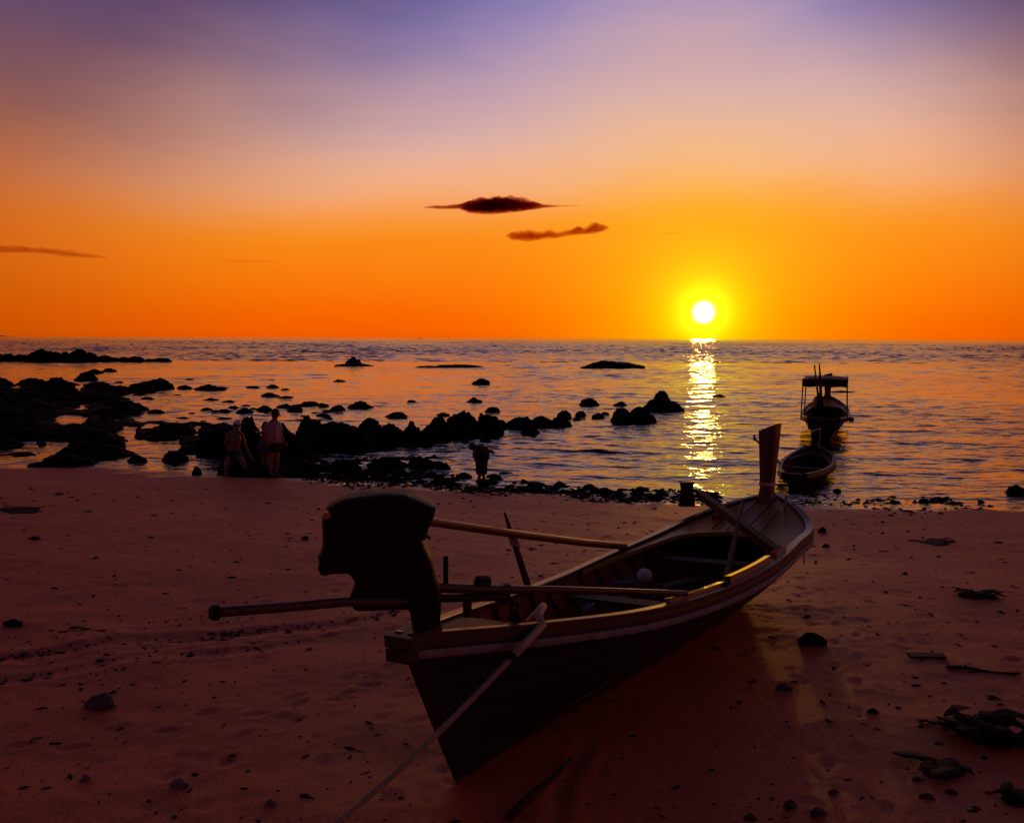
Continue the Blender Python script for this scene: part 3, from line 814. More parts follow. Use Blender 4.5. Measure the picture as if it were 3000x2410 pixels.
sand_piece(2560, 2092, 34, 14, 'dark weed knot on the sand in the right foreground', 'weed_knot', M['weed'])
for k in range(48):
    while True:
        x, y = random.uniform(0, 3000), random.uniform(1500, 2400)
        if not (880 < x < 2420 and y > 1480): break
    w = random.uniform(10, 30) * (y / 1900)
    sand_piece(x, y, w, w * random.uniform(.07, .17), 'small dark fleck of weed or pebble on the open sand ' + ('left of the boat' if x < 1300 else 'right of the boat'), 'beach_pebble', random.choice((M['weed'], M['rock'], M['weed'])), .6, 'small flecks on the sand ' + ('left of the boat' if x < 1300 else 'right of the boat'))

def leaf_heap(px, py, w, label, n, name, length=.42, lift=.12):
    c_ = on_sand(px, py)
    root = empty(name, c_); tag(root, label, name.split('_')[-1])
    bme = STONES[n % len(STONES)].copy(); bme.materials.clear()
    mt_ = link('matted_mass', bme, M['weed']); mt_.parent = root; mt_.scale = (w * 2.1, w * 1.5, lift * 1.1); mt_.rotation_euler = (0, 0, n * .7)
    for k in range(n):
        a = random.uniform(0, 6.28); l = length * random.uniform(.6, 1.2); wd = l * random.uniform(.22, .4)
        o_ = Vector((random.uniform(-w, w), random.uniform(-w, w) * .8, 0)); st = c_ + o_ + Vector((0, 0, random.uniform(.0, .9) * lift))
        d = Vector((math.cos(a), math.sin(a) * .8, 0)); q = Vector((-d.y, d.x, 0))
        rows = []
        up = lift * random.uniform(.1, .6)
        for i in range(7):
            t = i / 6; hw = wd * math.sin(math.pi * (t * .86 + .08)) * .5 * (1 + .25 * math.sin(i * 2.7 + k))
            b_ = st + d * l * (t - .5) + Vector((0, 0, up * math.sin(math.pi * t) + .01 * random.random()))
            rows.append([b_ - q * hw + Vector((0, 0, up * .45)), b_, b_ + q * hw + Vector((0, 0, up * .35))])
        m = MB(); m.grid(rows)
        ob = m.build('leaf', M['weed'], root, True)
        sm = ob.modifiers.new('thickness', 'SOLIDIFY'); sm.thickness = .006
    return root
leaf_heap(2890, 2150, .30, 'big heap of dark curled dead leaves at the right edge', 30, 'leaf_heap', .36, .11)
leaf_heap(2862, 1745, .24, 'smaller clump of dark leaves on the sand at the right', 9, 'leaf_clump', .24, .05)
leaf_heap(2760, 2248, .2, 'flattened dark leaf litter below the big leaf heap', 5, 'leaf_litter', .3, .03)
leaf_heap(2980, 2340, .14, 'dark leaf scraps in the bottom right corner', 5, 'leaf_scraps', .25, .05)
leaf_heap(2740, 1590, .35, 'long flat patch of dark leaves right of the bow', 6, 'leaf_patch', .25, .03)
leaf_heap(60, 1495, .5, 'dark mat of seaweed on the sand at the left edge', 8, 'seaweed_mat', .3, .04)
def stick(p0, p1, r, label, name='driftwood_stick', mt='plank'):
    a, b = on_sand(*p0), on_sand(*p1)
    pts = [a.lerp(b, t) + Vector((0, 0, r * .7 + .012 * math.sin(t * 7))) for t in np.linspace(0, 1, 7)]
    o = MB().tube(pts, [r * (1 - .4 * t) for t in np.linspace(0, 1, 7)], 7).build(name, M[mt], None, True)
    tag(o, label, 'stick')
pa, pb = on_sand(2662, 1922), on_sand(2768, 1925)
o = MB().beam(pa + Vector((0, 0, .012)), pb + Vector((0, 0, .012)), .12, .03).bevel(.006).build('driftwood_board', M['plank'])
tag(o, 'short dark board lying on the sand at the right', 'board')
stick((2692, 2114), (2778, 2126), .012, 'thin dark twig on the sand left of the leaf heap')
stick((2772, 1957), (2990, 1978), .02, 'long dark stick on the sand at the right edge')
stick((205, 1840), (310, 1848), .012, 'thin stick with a knot on the left sand')
stick((1490, 2404), (1672, 2232), .032, 'dark narrow line on the sand beside the hull, built as a rod', 'sand_line_rod')  # dark line on the sand, built as a slim tapered rod

# ------------------------------------------------------------------ boats
KN = np.array([0, .15, .3, .45, .6, .75, .87, .95, 1.])
def spline(vals, u):
    m = np.gradient(vals, KN); i = int(np.clip(np.searchsorted(KN, u) - 1, 0, len(KN) - 2)); h = KN[i + 1] - KN[i]; t = (u - KN[i]) / h
    return (2*t**3-3*t**2+1)*vals[i]+(t**3-2*t**2+t)*h*m[i]+(-2*t**3+3*t**2)*vals[i+1]+(t**3-t**2)*h*m[i+1]

class Hull:
    def __init__(s, org, psi, heel, L, B, S, rake=.06, kb=None):
        s.o = Vector(org); s.L = L; s.B = np.array(B); s.S = np.array(S); s.rake = rake
        s.d = Vector((math.sin(psi), math.cos(psi), 0)); r = Vector((math.cos(psi), -math.sin(psi), 0)); u = Vector((0, 0, 1))
        s.r = r * math.cos(heel) + u * math.sin(heel); s.u = u * math.cos(heel) - r * math.sin(heel)
    def P(s, u, v, w):                     # u along in 0..1, v starboard metres, w up metres
        return s.o + s.d * (u * s.L) + s.r * v + s.u * w
    def b(s, u): return max(.02, float(spline(s.B, u)))
    def h(s, u): return float(spline(s.S, u))
    def keel(s, u):
        k = 0.0
        if u > .80: k = s.h(1.0) * .80 * ((u - .80) / .20) ** 2.0
        return k
    def sec(s, u, q, inset=0.0):
        """point on the side at height share q (0 keel, 1 gunwale); the stern post leans aft"""
        uu = u + s.rake * (1 - q) * max(0.0, 1 - u / .25)
        k = s.keel(u); w = k + (s.h(u) - k) * q
        return uu, max(.012, (s.b(u) - inset) * (q ** .62 * .94 + .06)) , w
US = np.concatenate([np.linspace(0, .14, 10), np.linspace(.17, .8, 26), np.linspace(.82, 1, 14)])
QS = np.linspace(0, 1, 12)

def hull_parts(H, root, mats, stripe=True, detail=True):
    m = MB()
    rows = []
    for u in US:
        row = []
        for q in QS[::-1]:
            uu, b_, w = H.sec(u, q); row.append(H.P(uu, b_, w))
        for q in QS:
            uu, b_, w = H.sec(u, q); row.append(H.P(uu, -b_, w))
        rows.append(row)
    V = m.grid(rows)
    m.bm.faces.new(V[-1]); m.bm.faces.new(V[0][::-1])
    bmesh.ops.remove_doubles(m.bm, verts=m.bm.verts, dist=.0008)
    # open the top: the caps close only the ends
    hull = m.build('hull', mats['hull'], root, 'auto')
    if detail:
        for sg in (1, -1):
            for q0 in (.30, .48, .64, .79):
                ms = MB(); rw = []
                for u in US[1:-2]:
                    r_ = []
                    for dq, dv in ((-.018, -.004), (-.012, .009), (.0, .012), (.006, -.004)):
                        uu, b_, w = H.sec(u, q0 + dq); r_.append(H.P(uu, sg * (b_ + dv), w))
                    rw.append(r_)
                ms.grid(rw); ms.build('strake', mats['hull'], root, 'auto')
    mi = MB()
    rows = []
    for u in US[4:-5]:
        row = []
        for q in QS[:1:-1]:
            uu, b_, w = H.sec(u, q, .045); row.append(H.P(uu, b_, w + (.06 if q < .3 else 0) - .01))
        for q in QS[2:]:
            uu, b_, w = H.sec(u, q, .045); row.append(H.P(uu, -b_, w + (.06 if q < .3 else 0) - .01))
        rows.append(row)
    mi.grid(rows)
    mi.build('inner_hull', mats['inner'], root, True)
    for sg in (1, -1):
        def strip(name, mat_, prof, u0=0.0, u1=1.0):
            rows = []
            for u in np.concatenate([US[(US >= u0) & (US <= u1)]]):
                uu, b_, w = H.sec(u, 1.0)
                rows.append([H.P(uu, sg * max(.004, b_ + dv * min(1, b_ / .12)), w + dw) for dv, dw in prof])
            mm = MB(); V = mm.grid(rows)
            mm.bm.faces.new(V[0]); mm.bm.faces.new(V[-1][::-1])
            return mm.build(name, mat_, root, 'auto')
        strip('gunwale', mats['cap'], [(-.075, -.02), (-.075, .022), (-.065, .03), (.02, .03), (.03, .022), (.03, -.02), (-.075, -.02)])
        if detail:
            strip('wale', mats['rail'], [(.002, -.022), (.022, -.024), (.026, -.04), (.022, -.082), (-.02, -.086), (.002, -.022)])
        if stripe:
            strip('rub_rail', mats['stripe'], [(-.02, -.088), (.022, -.09), (.034, -.10), (.034, -.135), (.024, -.148), (-.03, -.15), (-.02, -.088)])
    return hull

root = empty('longtail_boat', (1.5, 8.9, .35))
tag(root, 'big wooden longtail boat beached on the sand with engine on its stern', 'boat')
HB = Hull((-.664, 5.917, .35), math.radians(35.25), math.radians(4.2), 7.51,
          [.07, .44, .72, .88, .96, .91, .80, .40, .07], [1.20, 1.03, .88, .80, .79, .83, .90, 1.05, 1.12])
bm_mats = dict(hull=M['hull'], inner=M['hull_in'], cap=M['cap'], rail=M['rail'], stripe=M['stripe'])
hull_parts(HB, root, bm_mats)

def deck_ring(H, root, mat_, u_edge, u_side, name='foredeck', depth=.03):
    """foredeck with a round-cornered opening whose arms run aft along both sides"""
    m = MB()
    for sg in (1, -1):
        rows = []
        for u in np.linspace(u_side, .985, 34):
            b_ = H.b(u) - .07 * min(1, H.b(u) / .12); w = H.h(u) - .012
            if u < u_edge:
                t = (u - u_side) / (u_edge - u_side)
                inner = b_ - .015 - (.24 * t ** 1.3 if t < .78 else .24 * .78 ** 1.3 + (b_ - .26) * (1 - math.sqrt(max(0, 1 - ((t - .78) / .22) ** 2))))
                inner = max(0.0, inner)
            else: inner = 0.0
            inner = min(inner, b_ - .004)
            rows.append([H.P(u, sg * b_, w), H.P(u, sg * (b_ + inner) / 2, w + .012), H.P(u, sg * inner, w + .018), H.P(u, sg * inner, w - depth)])
        m.grid(rows)
    bmesh.ops.remove_doubles(m.bm, verts=m.bm.verts, dist=.0015)
    return m.build(name, mat_, root, 'auto')
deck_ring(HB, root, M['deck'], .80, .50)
# plank seams on the foredeck as raised battens
for v in (-.32, -.12, .12, .32):
    u1 = .955 - abs(v) * .11
    MB().beam(HB.P(.815, v, HB.h(.815) + .012), HB.P(u1, v * .9, HB.h(u1) + .014), .012, .012, HB.u).build('deck_batten', M['plank'], root)
# stern deck
rows = []
for u in np.linspace(.004, .135, 10):
    b_ = HB.b(u) - .05 * min(1, HB.b(u) / .12); w = HB.h(u) - .006
    rows.append([HB.P(u, -b_, w), HB.P(u, -b_ * .4, w + .01), HB.P(u, b_ * .4, w + .01), HB.P(u, b_, w)])
m = MB(); m.grid(rows); m.grid([[p + HB.u * -.035 for p in rows[-1]], rows[-1]])
m.build('stern_deck', M['plank'], root)
# blunt stern block and the beam under it
m = MB(); m.beam(HB.P(-.010, 0, 1.175), HB.P(.035, 0, 1.19), .24, .085, HB.u).bevel(.03, 3); m.build('stern_block', M['rail'], root, 'auto')
m = MB(); m.beam(HB.P(-.012, 0, 1.085), HB.P(.02, 0, 1.085), .20, .085, HB.u).bevel(.014, 2); m.build('stern_beam', M['hull'], root, 'auto')
# ribs, thwarts, floor boards
for u in np.linspace(.18, .80, 13):
    for sg in (1, -1):
        pts = []
        for q in np.linspace(.12, .96, 8):
            uu, b_, w = HB.sec(u, q, .07); pts.append(HB.P(uu, sg * b_, w))
        MB().tube(pts, .022, 6).build('rib', M['hull_in'], root)
for u in (.44, .70):
    b_ = HB.b(u) * .93 - .03; w = HB.h(u) - .17
    MB().beam(HB.P(u, -b_, w), HB.P(u, b_, w), .20, .035, HB.u).build('thwart', M['plank'], root)
for k, v in enumerate((-.36, -.18, 0, .18, .36)):
    MB().beam(HB.P(.2, v * .8, .27), HB.P(.76, v, .27), .15, .025, HB.u).build('floor_board', M['plank'], root)
# raised wash boards standing on the starboard gunwale
def gun_u(px):
    inv = RM.transposed(); best = None
    for u in np.linspace(.1, .93, 500):
        q = inv @ (HB.P(u, HB.b(u) - .06, HB.h(u) + .05) - Vector((0, 0, CAM_Z))); e = abs(1500 + F * q.x / -q.z - px)
        if best is None or e < best[0]: best = (e, u)
    return best[1]
for (a, b, hh) in ((gun_u(2136), gun_u(2254), .075), (gun_u(2272), gun_u(2298), .065), (gun_u(1960), gun_u(2118), .045)):
    m = MB(); pr = []
    for u in np.linspace(a, b, 8):
        bb = HB.b(u) - .075; pr.append((HB.P(u, bb, HB.h(u) + .02), HB.P(u, bb - .03, HB.h(u) + .0145 + hh), HB.P(u, bb + .03, HB.h(u) + .02 + hh), HB.P(u, bb + .03, HB.h(u) + .02)))
    V = m.grid(pr); m.bm.faces.new(V[0]); m.bm.faces.new(V[-1][::-1])
    m.build('wash_board', M['glow_board'], root)
# bow post, flared to its top
def bow_post(H, root, mat_, hgt, w0, w1, l0, l1, lean=.0, u0=.965, name='bow_post'):
    m = MB(); rows = []
    for t, k in ((-.12, 1.9), (0, 1.55), (.08, 1.15), (.18, 1.0), (.45, 1.0), (.75, 1.0), (1.0, 1.0)):
        f = max(0, (t - .18) / .82); w_ = (w0 + (w1 - w0) * f) * k / 2; l_ = (l0 + (l1 - l0) * f) * k / 2
        c_ = H.P(u0, 0, H.h(u0)) + Vector((0, 0, 1)) * hgt * t + H.d * (lean * t)
        side = Vector((H.d.y, -H.d.x, 0)); top = .05 * (t == 1.0)
        rows.append([c_ + side * sx * w_ + H.d * sy * l_ + Vector((0, 0, top * sx)) for sx, sy in ((-1, -1), (1, -1), (1, 1), (-1, 1), (-1, -1))])
    V = m.grid(rows); bmesh.ops.remove_doubles(m.bm, verts=m.bm.verts, dist=.0005)
    m.bm.verts.ensure_lookup_table()
    bmesh.ops.holes_fill(m.bm, edges=[e for e in m.bm.edges if e.is_boundary])
    m.bevel(.008, 2)
    return m.build(name, mat_, root, 'auto')
bp_ = bow_post(HB, root, M['post'], 1.0, .15, .225, .17, .27, .06)
c_ = HB.P(.965, 0, HB.h(.965)) + Vector((0, 0, .235)) + HB.d * .014
m = MB(); side = Vector((HB.d.y, -HB.d.x, 0))
m.grid([[c_ + side * sx * .083 + HB.d * sy * .094 + Vector((0, 0, z_)) for sx, sy in ((-1, -1), (1, -1), (1, 1), (-1, 1), (-1, -1))] for z_ in (-.022, .022)])
rb_ = m.build('ribbon', M['ribbon'], bp_)
# small pale peg and cleat on the foredeck
def boat_ray(H, px, py, w):          # the point of the photo pixel at deck height w of the boat
    n = H.u; return on_plane(px, py, H.P(.5, 0, w), n)
pg = boat_ray(HB, 2297, 1522, HB.h(.85))
MB().tube([pg - Vector((0, 0, .05)), pg + Vector((.02, .0, .33))], [.024, .022], 8).build('mooring_peg', M['stripe'], root, 'auto')
cl = boat_ray(HB, 2185, 1518, HB.h(.85))
m = MB().tube([cl + Vector((-.10, .02, .05)), cl + Vector((.10, -.02, .05))], .016, 7).tube([cl, cl + Vector((0, 0, .06))], .018, 7)
m.build('cleat', M['iron'], root)

# ---- engine on the stern
E0 = HB.P(.035, 0, 1.22); ED = Vector((math.sin(math.radians(52)), math.cos(math.radians(52)), 0)); EN = Vector((ED.y, -ED.x, 0))
def ep(X, Y):                          # reading taken in the enlarged view of the engine
    return on_plane(560 + X * .371, 1380 + Y * .371, E0, EN)
EN2 = Vector((-E0.x, -E0.y, 0)).normalized()
def ep2(X, Y): return on_plane(560 + X * .371, 1380 + Y * .371, E0, EN2)
def shape(pts, name, mat_, half, parent, edge=.05, smooth='auto', sub=0):
    out = [ep2(*p) for p in pts]
    # resample for a smoother outline
    dense = []
    for a, b in zip(out, out[1:] + out[:1]):
        n = max(1, int((b - a).length / .03))
        dense += [a.lerp(b, i / n) for i in range(n)]
    m = MB(); m.prism(dense, EN2, [(-half, 1 - edge * 2.4), (-half * .9, 1 - edge), (-half * .65, 1.0), (half * .65, 1.0), (half * .9, 1 - edge), (half, 1 - edge * 2.4)])
    return m.build(name, mat_, parent, smooth)
eng = shape([(1055, 540), (1035, 615), (1012, 645), (1022, 690), (1010, 740), (1030, 782), (1070, 788), (1105, 773), (1240, 770), (1278, 800), (1306, 855),
             (1272, 930), (1250, 1000), (1300, 1058), (1330, 1070), (1700, 1058), (1970, 1000), (1960, 900), (1938, 850), (1900, 690), (1852, 590), (1815, 500), (1400, 520)],
            'engine', M['iron'], .13, root, .016)
shape([(1048, 310), (1100, 248), (1230, 195), (1380, 168), (1550, 153), (1680, 160), (1800, 205), (1935, 265), (1912, 350), (1885, 400), (1862, 480), (1850, 512), (1500, 545), (1052, 560)],
      'tarpaulin_cover', M['tarp'], .165, eng, .03)
# ridge fold of the tarpaulin
MB().tube([ep2(1815, 500) + EN2 * .05, ep2(1840, 500) + EN2 * .09, ep2(1868, 492) + EN2 * .09, ep2(1885, 510) + EN2 * .08], .012, 6).build('tie_cord', M['tarp'], eng, True)
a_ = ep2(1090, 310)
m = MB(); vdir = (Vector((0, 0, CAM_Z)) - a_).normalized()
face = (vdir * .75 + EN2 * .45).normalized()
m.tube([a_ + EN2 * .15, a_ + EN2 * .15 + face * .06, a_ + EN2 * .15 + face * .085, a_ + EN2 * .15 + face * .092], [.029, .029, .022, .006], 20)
m.build('amber_disc', M['amber'], eng, 'auto')  # round amber spot, built as a small raised disc
shape([(1692, 1040), (1728, 1075), (1748, 1195), (1775, 1290), (1960, 1290), (1968, 1130), (1975, 970), (1900, 940)], 'engine_mount', M['iron'], .10, eng, .01)
ti = [ep(1700, 1030), ep(1250, 1030), ep(700, 1075), ep(215, 1112)]
MB().tube(ti, [.031, .031, .033, .033], 12).build('tiller', M['pipe'], eng, 'auto')
MB().tube([ep(232, 1110), ep(215, 1111), ep(170, 1115), ep(152, 1116), ep(143, 1117)], [.035, .046, .047, .038, .014], 14).build('tiller_grip', M['tarp'], eng, 'auto')
# shaft pipe lying inboard, its brace and fittings (readings in photo pixels)
SH0 = ep(1900, 915)
def sp_(px, py, off=0.0): return on_plane(px, py, E0, EN) + EN * off
sh1 = sp_(2010, 1738)
MB().tube([SH0, sp_(1420, 1726), sp_(1620, 1727), sh1], [.038, .036, .032, .028], 12).build('shaft_pipe', M['pipe'], eng, 'auto')
MB().tube([sp_(1285, 1752), sp_(1488, 1748)], .030, 10).build('shaft_brace', M['iron'], eng, 'auto')
MB().beam(sp_(1369, 1738), sp_(1369, 1806), .042, .05, ED).build('brace_leg', M['iron'], eng)
MB().beam(sp_(1478, 1712), sp_(1480, 1765), .05, .075, ED).build('shaft_clamp', M['iron'], eng)
m = MB(); m.tube([sp_(1396, 1716), sp_(1398, 1700), sp_(1397, 1694), sp_(1430, 1694), sp_(1432, 1700), sp_(1430, 1716)], [.02, .024, .02, .022, .022, .018], 8); m.beam(sp_(1414, 1714), sp_(1414, 1690), .07, .09, ED).bevel(.012)
m.build('shaft_bearing', M['iron'], eng, 'auto')
MB().tube([sp_(1306, 1716), sp_(1306, 1632), sp_(1306, 1628)], [.019, .019, .016], 10).build('lift_peg', M['iron'], eng, 'auto')
m = MB(); rc = sp_(1502, 1772, .02); n_ = 18
ring = [rc + (ED * math.cos(2 * math.pi * k / n_) + Vector((0, 0, 1)) * math.sin(2 * math.pi * k / n_)) * .033 for k in range(n_ + 1)]
m.tube(ring, .012, 7, cap=False); m.beam(rc - Vector((0, 0, .035)), rc - Vector((0, 0, .12)), .06, .05, ED)
m.build('lifting_eye', M['iron'], root, 'auto')

# ---- things lying in or on the boat
def gun(H, px, sg):                    # gunwale point that stands at photo column px
    best = None
    inv = RM.transposed()
    for u in np.linspace(.05, .95, 400):
        p = H.P(u, sg * (H.b(u) - .03), H.h(u) + .03); q = inv @ (p - Vector((0, 0, CAM_Z)))
        e = abs(1500 + F * q.x / -q.z - px)
        if best is None or e < best[0]: best = (e, p, u)
    return best[1], best[2]
g1, u1 = gun(HB, 1827, -1)
a_ = ep2(1850, 392)
o = MB().tube([a_ - (g1 - a_).normalized() * .02, a_.lerp(g1, .35) - Vector((0, 0, .012)), a_.lerp(g1, .7) - Vector((0, 0, .01)), g1 + (g1 - a_).normalized() * .02 + Vector((0, 0, .01))], [.033, .037, .040, .044], 10).build('bamboo_pole', M['bamboo'], None, 'auto')
tag(o, 'long slim bamboo pole from the engine cover to the far gunwale', 'pole')
yy = HB.P(.2, -.1, 0)
b0 = at_y(1478, 1500, 7.55); b1 = at_y(1578, 1812, 7.75)
m = MB(); m.tube([b0, b0.lerp(b1, .06), b0.lerp(b1, .3), b0.lerp(b1, .7), b1], [.008, .014, .026, .033, .033], 9)
o = m.build('prop_pole', M['plank'], None, 'auto'); tag(o, 'leaning wooden pole crossing the slim bamboo pole behind the engine', 'pole')
x_ = b0.lerp(b1, .24)
for k in range(5):
    pass
m = MB(); n_ = 60
m.tube([b0.lerp(b1, .20 + .10 * t) + Vector((math.cos(t * 44), math.sin(t * 44), 0)) * (.034 + .006 * t) for t in np.linspace(0, 1, n_)], .006, 5)
m.tube([x_ + Vector((.03, -.02, 0)), x_ + Vector((.06, -.05, -.04)), x_ + Vector((.05, -.05, -.12))], .005, 5)
o = m.build('lashing_cord', M['rope'], None, True); tag(o, 'cord lashed round the leaning pole where it meets the bamboo', 'cord')
# big beam with an upright end board across the bow
g2, u2 = gun(HB, 2072, -1); g3, u3 = gun(HB, 2292, 1)
e2 = g2 + (g2 - g3).normalized() * .36 + Vector((0, 0, .17)); e3 = g3 + Vector((0, 0, -.02)) + (g2 - g3).normalized() * .1
wa = empty('wooden_anchor', g2); tag(wa, 'heavy wooden beam with an upright end board lying across the bow', 'anchor')
m = MB(); m.beam(e2, e3, .095, .095, Vector((0, 0, 1)), 1.1).bevel(.012); m.build('shank', M['plank'], wa, 'auto')
ey = e2.y
t_, b_ = at_y(2012, 1412, ey), at_y(2012, 1482, ey)
m = MB(); rows = []
for z_, w_ in ((0, .105), (.02, .11), (.05, .09), (.3, .078), (.6, .10), (.95, .11), (1, .108)):
    c_ = t_.lerp(b_, z_); rows.append([c_ + Vector((sx * w_, sy * .04, 0)) for sx, sy in ((-1, -1), (1, -1), (1, 1), (-1, 1), (-1, -1))])
V = m.grid(rows); bmesh.ops.remove_doubles(m.bm, verts=m.bm.verts, dist=.0004); bmesh.ops.holes_fill(m.bm, edges=[e for e in m.bm.edges if e.is_boundary])
m.build('end_board', M['plank'], wa, 'auto')
p0 = boat_ray(HB, 2175, 1490, HB.h(.8)); g4, u4 = gun(HB, 2122, 1)
o = MB().tube([at_y(2176, 1470, p0.y * .93), g4 + Vector((0, 0, .0))], [.022, .034], 9).build('push_pole', M['weed'], None, 'auto')  # near-black seaweed material puts the pole's backlit shade into its colour
tag(o, 'dark pole slanting across the open hull under the bow beam', 'pole')
# blocks under the beam on the far side
c_ = HB.P(u2 + .0, -(HB.b(u2) - .24), HB.h(u2) - .05)
o = MB().beam(c_ + HB.d * -.2, c_ + HB.d * .16, .15, .13, HB.u).bevel(.02).build('wooden_block', M['hull_in'], None, 'auto'); tag(o, 'dark wooden block lying inside the far side under the beam', 'block')
# float, net, bottle, red container, loose planks
fb = boat_ray(HB, 1888, 1692, .62)
fl = empty('float_buoy', fb); tag(fl, 'round white fishing float lying inside the boat', 'float')
MB().ball(fb + Vector((0, 0, .02)), .088, 20, (1, 1, .96)).build('float_ball', M['white'], fl, True)
MB().tube([fb + Vector((-.05, -.05, -.06)), fb + Vector((-.2, -.08, -.02)), fb + Vector((-.33, -.12, -.03)), fb + Vector((-.48, -.16, -.08))], .007, 6).build('float_line', M['rope'], fl, True)
nb_ = boat_ray(HB, 1825, 1715, .52)
m = MB()
for k in range(46):
    a = random.uniform(0, 6.28); c_ = nb_ + Vector((random.gauss(0, .13), random.gauss(0, .09), random.uniform(-.04, .07)))
    m.tube([c_ + Vector((math.cos(a + t * 2.2), math.sin(a + t * 2.2), .25 * math.sin(t * 5 + k))) * .07 for t in np.linspace(0, 1.6, 8)], .006, 4)
o = m.build('fishing_net', M['net'], None, True); tag(o, 'bundle of purple fishing net beside the white float', 'net')
def bottle(px, py, w, label, mt, rz, name):
    c_ = boat_ray(HB, px, py, w); d = Vector((math.cos(rz), math.sin(rz), .1))
    r_ = empty(name, c_); tag(r_, label, 'bottle')
    MB().tube([c_, c_ + d * .01, c_ + d * .15, c_ + d * .19, c_ + d * .22], [.02, .033, .033, .014, .013], 10).build('body', mt, r_, 'auto')
    MB().tube([c_ + d * .22, c_ + d * .245], .016, 10).build('cap', M['white'], r_, 'auto')
bottle(1795, 1758, .46, 'pale plastic bottle on the boat floor nearest the engine shaft', M['net'], .5, 'plastic_bottle')
bottle(1700, 1792, .46, 'purple bottle on the boat floor beside the stern deck', M['net'], .9, 'plastic_bottle')
rc_ = boat_ray(HB, 1690, 1768, .40)
rr = empty('fuel_can', rc_); tag(rr, 'dull red fuel can standing inside the boat by the stern', 'fuel can')
m = MB(); m.beam(rc_ + Vector((0, 0, -.12)), rc_ + Vector((0, 0, .16)), .36, .26, Vector((.6, .8, 0))).bevel(.03, 3); m.build('body', M['red'], rr, 'auto')
MB().tube([rc_ + Vector((-.1, 0, .16)), rc_ + Vector((-.08, 0, .21)), rc_ + Vector((.06, 0, .21)), rc_ + Vector((.08, 0, .16))], .014, 7).build('handle', M['red'], rr, True)
MB().tube([rc_ + Vector((.12, .05, .16)), rc_ + Vector((.12, .05, .2))], .03, 10).build('cap', M['tarp'], rr, 'auto')
for px, py, a, l, lab in ((2080, 1620, .9, .9, 'loose plank lying on the boat floor under the bow'), (1760, 1740, .75, 1.0, 'loose plank slanting from the stern deck into the hull'), (2020, 1700, 1.1, .8, 'short loose plank on the floor amidships')):
    c_ = boat_ray(HB, px, py, .5); d = Vector((math.sin(a), math.cos(a), .06))
    o = MB().beam(c_ - d * l / 2, c_ + d * l / 2, .13, .03).bevel(.004).build('loose_plank', M['plank']); tag(o, lab, 'plank')

# ---- mooring rope: canvas sleeve over the gunwale, three-strand rope below
gA, uA = gun(HB, 1570, 1)
q0 = gA + HB.r * -.30 + HB.u * -.12 + HB.d * .35
sl_pts = [q0, gA + HB.d * .30 - HB.r * .12 + HB.u * .035, gA + HB.d * .16 - HB.r * .05 + HB.u * .055, gA + HB.d * .03 + HB.r * .01 + HB.u * .045, gA + HB.r * .07 + HB.u * -.01]
pe = at_y(1500, 1925, gA.y - .42)
sl_pts += [sl_pts[-1].lerp(pe, .5) + Vector((0, 0, .0)), pe]
mr_ = empty('mooring_rope', gA); tag(mr_, 'pale twisted mooring rope with canvas sleeve running from gunwale to sand', 'rope')
MB().tube([Vector(p) for p in sl_pts], [.03, .033, .034, .033, .031, .030, .027], 12).build('canvas_sleeve', M['sleeve'], mr_, True)
end = on_z(600, 2700, .42)
path = []
for t in np.linspace(-.04, 1, 420):
    p = pe.lerp(end, t); p.z -= .10 * math.sin(math.pi * max(0, t)); path.append(p)
for k in range(3):
    pts = []
    dirn = (end - pe).normalized(); a1 = dirn.cross(Vector((0, 0, 1))).normalized(); a2 = a1.cross(dirn)
    for i, p in enumerate(path):
        a = i * .55 + k * 2.094; pts.append(p + (a1 * math.cos(a) + a2 * math.sin(a)) * .0105)
    MB().tube(pts, .0115, 6).build('strand', M['rope'], mr_, True)
MB().tube([pe - (end - pe).normalized() * .02, pe + (end - pe).normalized() * .03], .031, 10).build('whipping', M['tarp'], mr_, 'auto')
# thin grey line over the bow on the right
b0 = boat_ray(HB, 2300, 1455, HB.h(.9)); 
ln = [boat_ray(HB, 2292, 1500, HB.h(.86) + .05), HB.P(.945, HB.b(.945) * .95, HB.h(.945) + .05), HB.P(.935, HB.b(.935) + .06, HB.h(.935) - .1), HB.P(.93, HB.b(.93) + .04, .3)]
o = MB().tube(ln, .009, 6).build('bow_line', M['rope'], None, True); tag(o, 'thin grey line hanging over the bow beside the pale peg', 'rope')

# ---- moored dinghy behind the bow post
c0 = on_z(2345, 1428, 0)
r2 = empty('wooden_dinghy', c0); tag(r2, 'small open wooden dinghy moored in the shallows behind the bow', 'boat')
H2 = Hull((c0.x - .19, c0.y - .1, -.12), math.radians(26), 0, 3.9, [.28, .44, .56, .62, .66, .62, .50, .27, .05], [.47, .45, .44, .44, .46, .50, .57, .66, .72], .05)
m2 = dict(hull=M['hull'], inner=M['hull_in'], cap=M['rail'], rail=M['rail'], stripe=M['plank'])
hull_parts(H2, r2, m2)
deck_ring(H2, r2, M['plank'], .84, .55)
bow_post(H2, r2, M['hull'], .52, .20, .24, .16, .22, .03)
for u in (.25, .55):
    b_ = H2.b(u) * .9 - .03
    MB().beam(H2.P(u, -b_, H2.h(u) - .12), H2.P(u, b_, H2.h(u) - .12), .18, .03, H2.u).build('thwart', M['plank'], r2)
MB().beam(H2.P(-.004, -.26, .35), H2.P(-.004, .26, .35), .04, .22, H2.u).build('transom', M['hull'], r2)
g5 = H2.P(.45, -H2.b(.45), H2.h(.45) + .03); t5 = at_y(2210, 1284, g5.y - .2)
m = MB(); m.tube([g5 + (g5 - t5).normalized() * .25, t5], .026, 8); m.tube([t5 + Vector((0, 0, -.05)), t5 + Vector((0, 0, .09))], .03, 8)
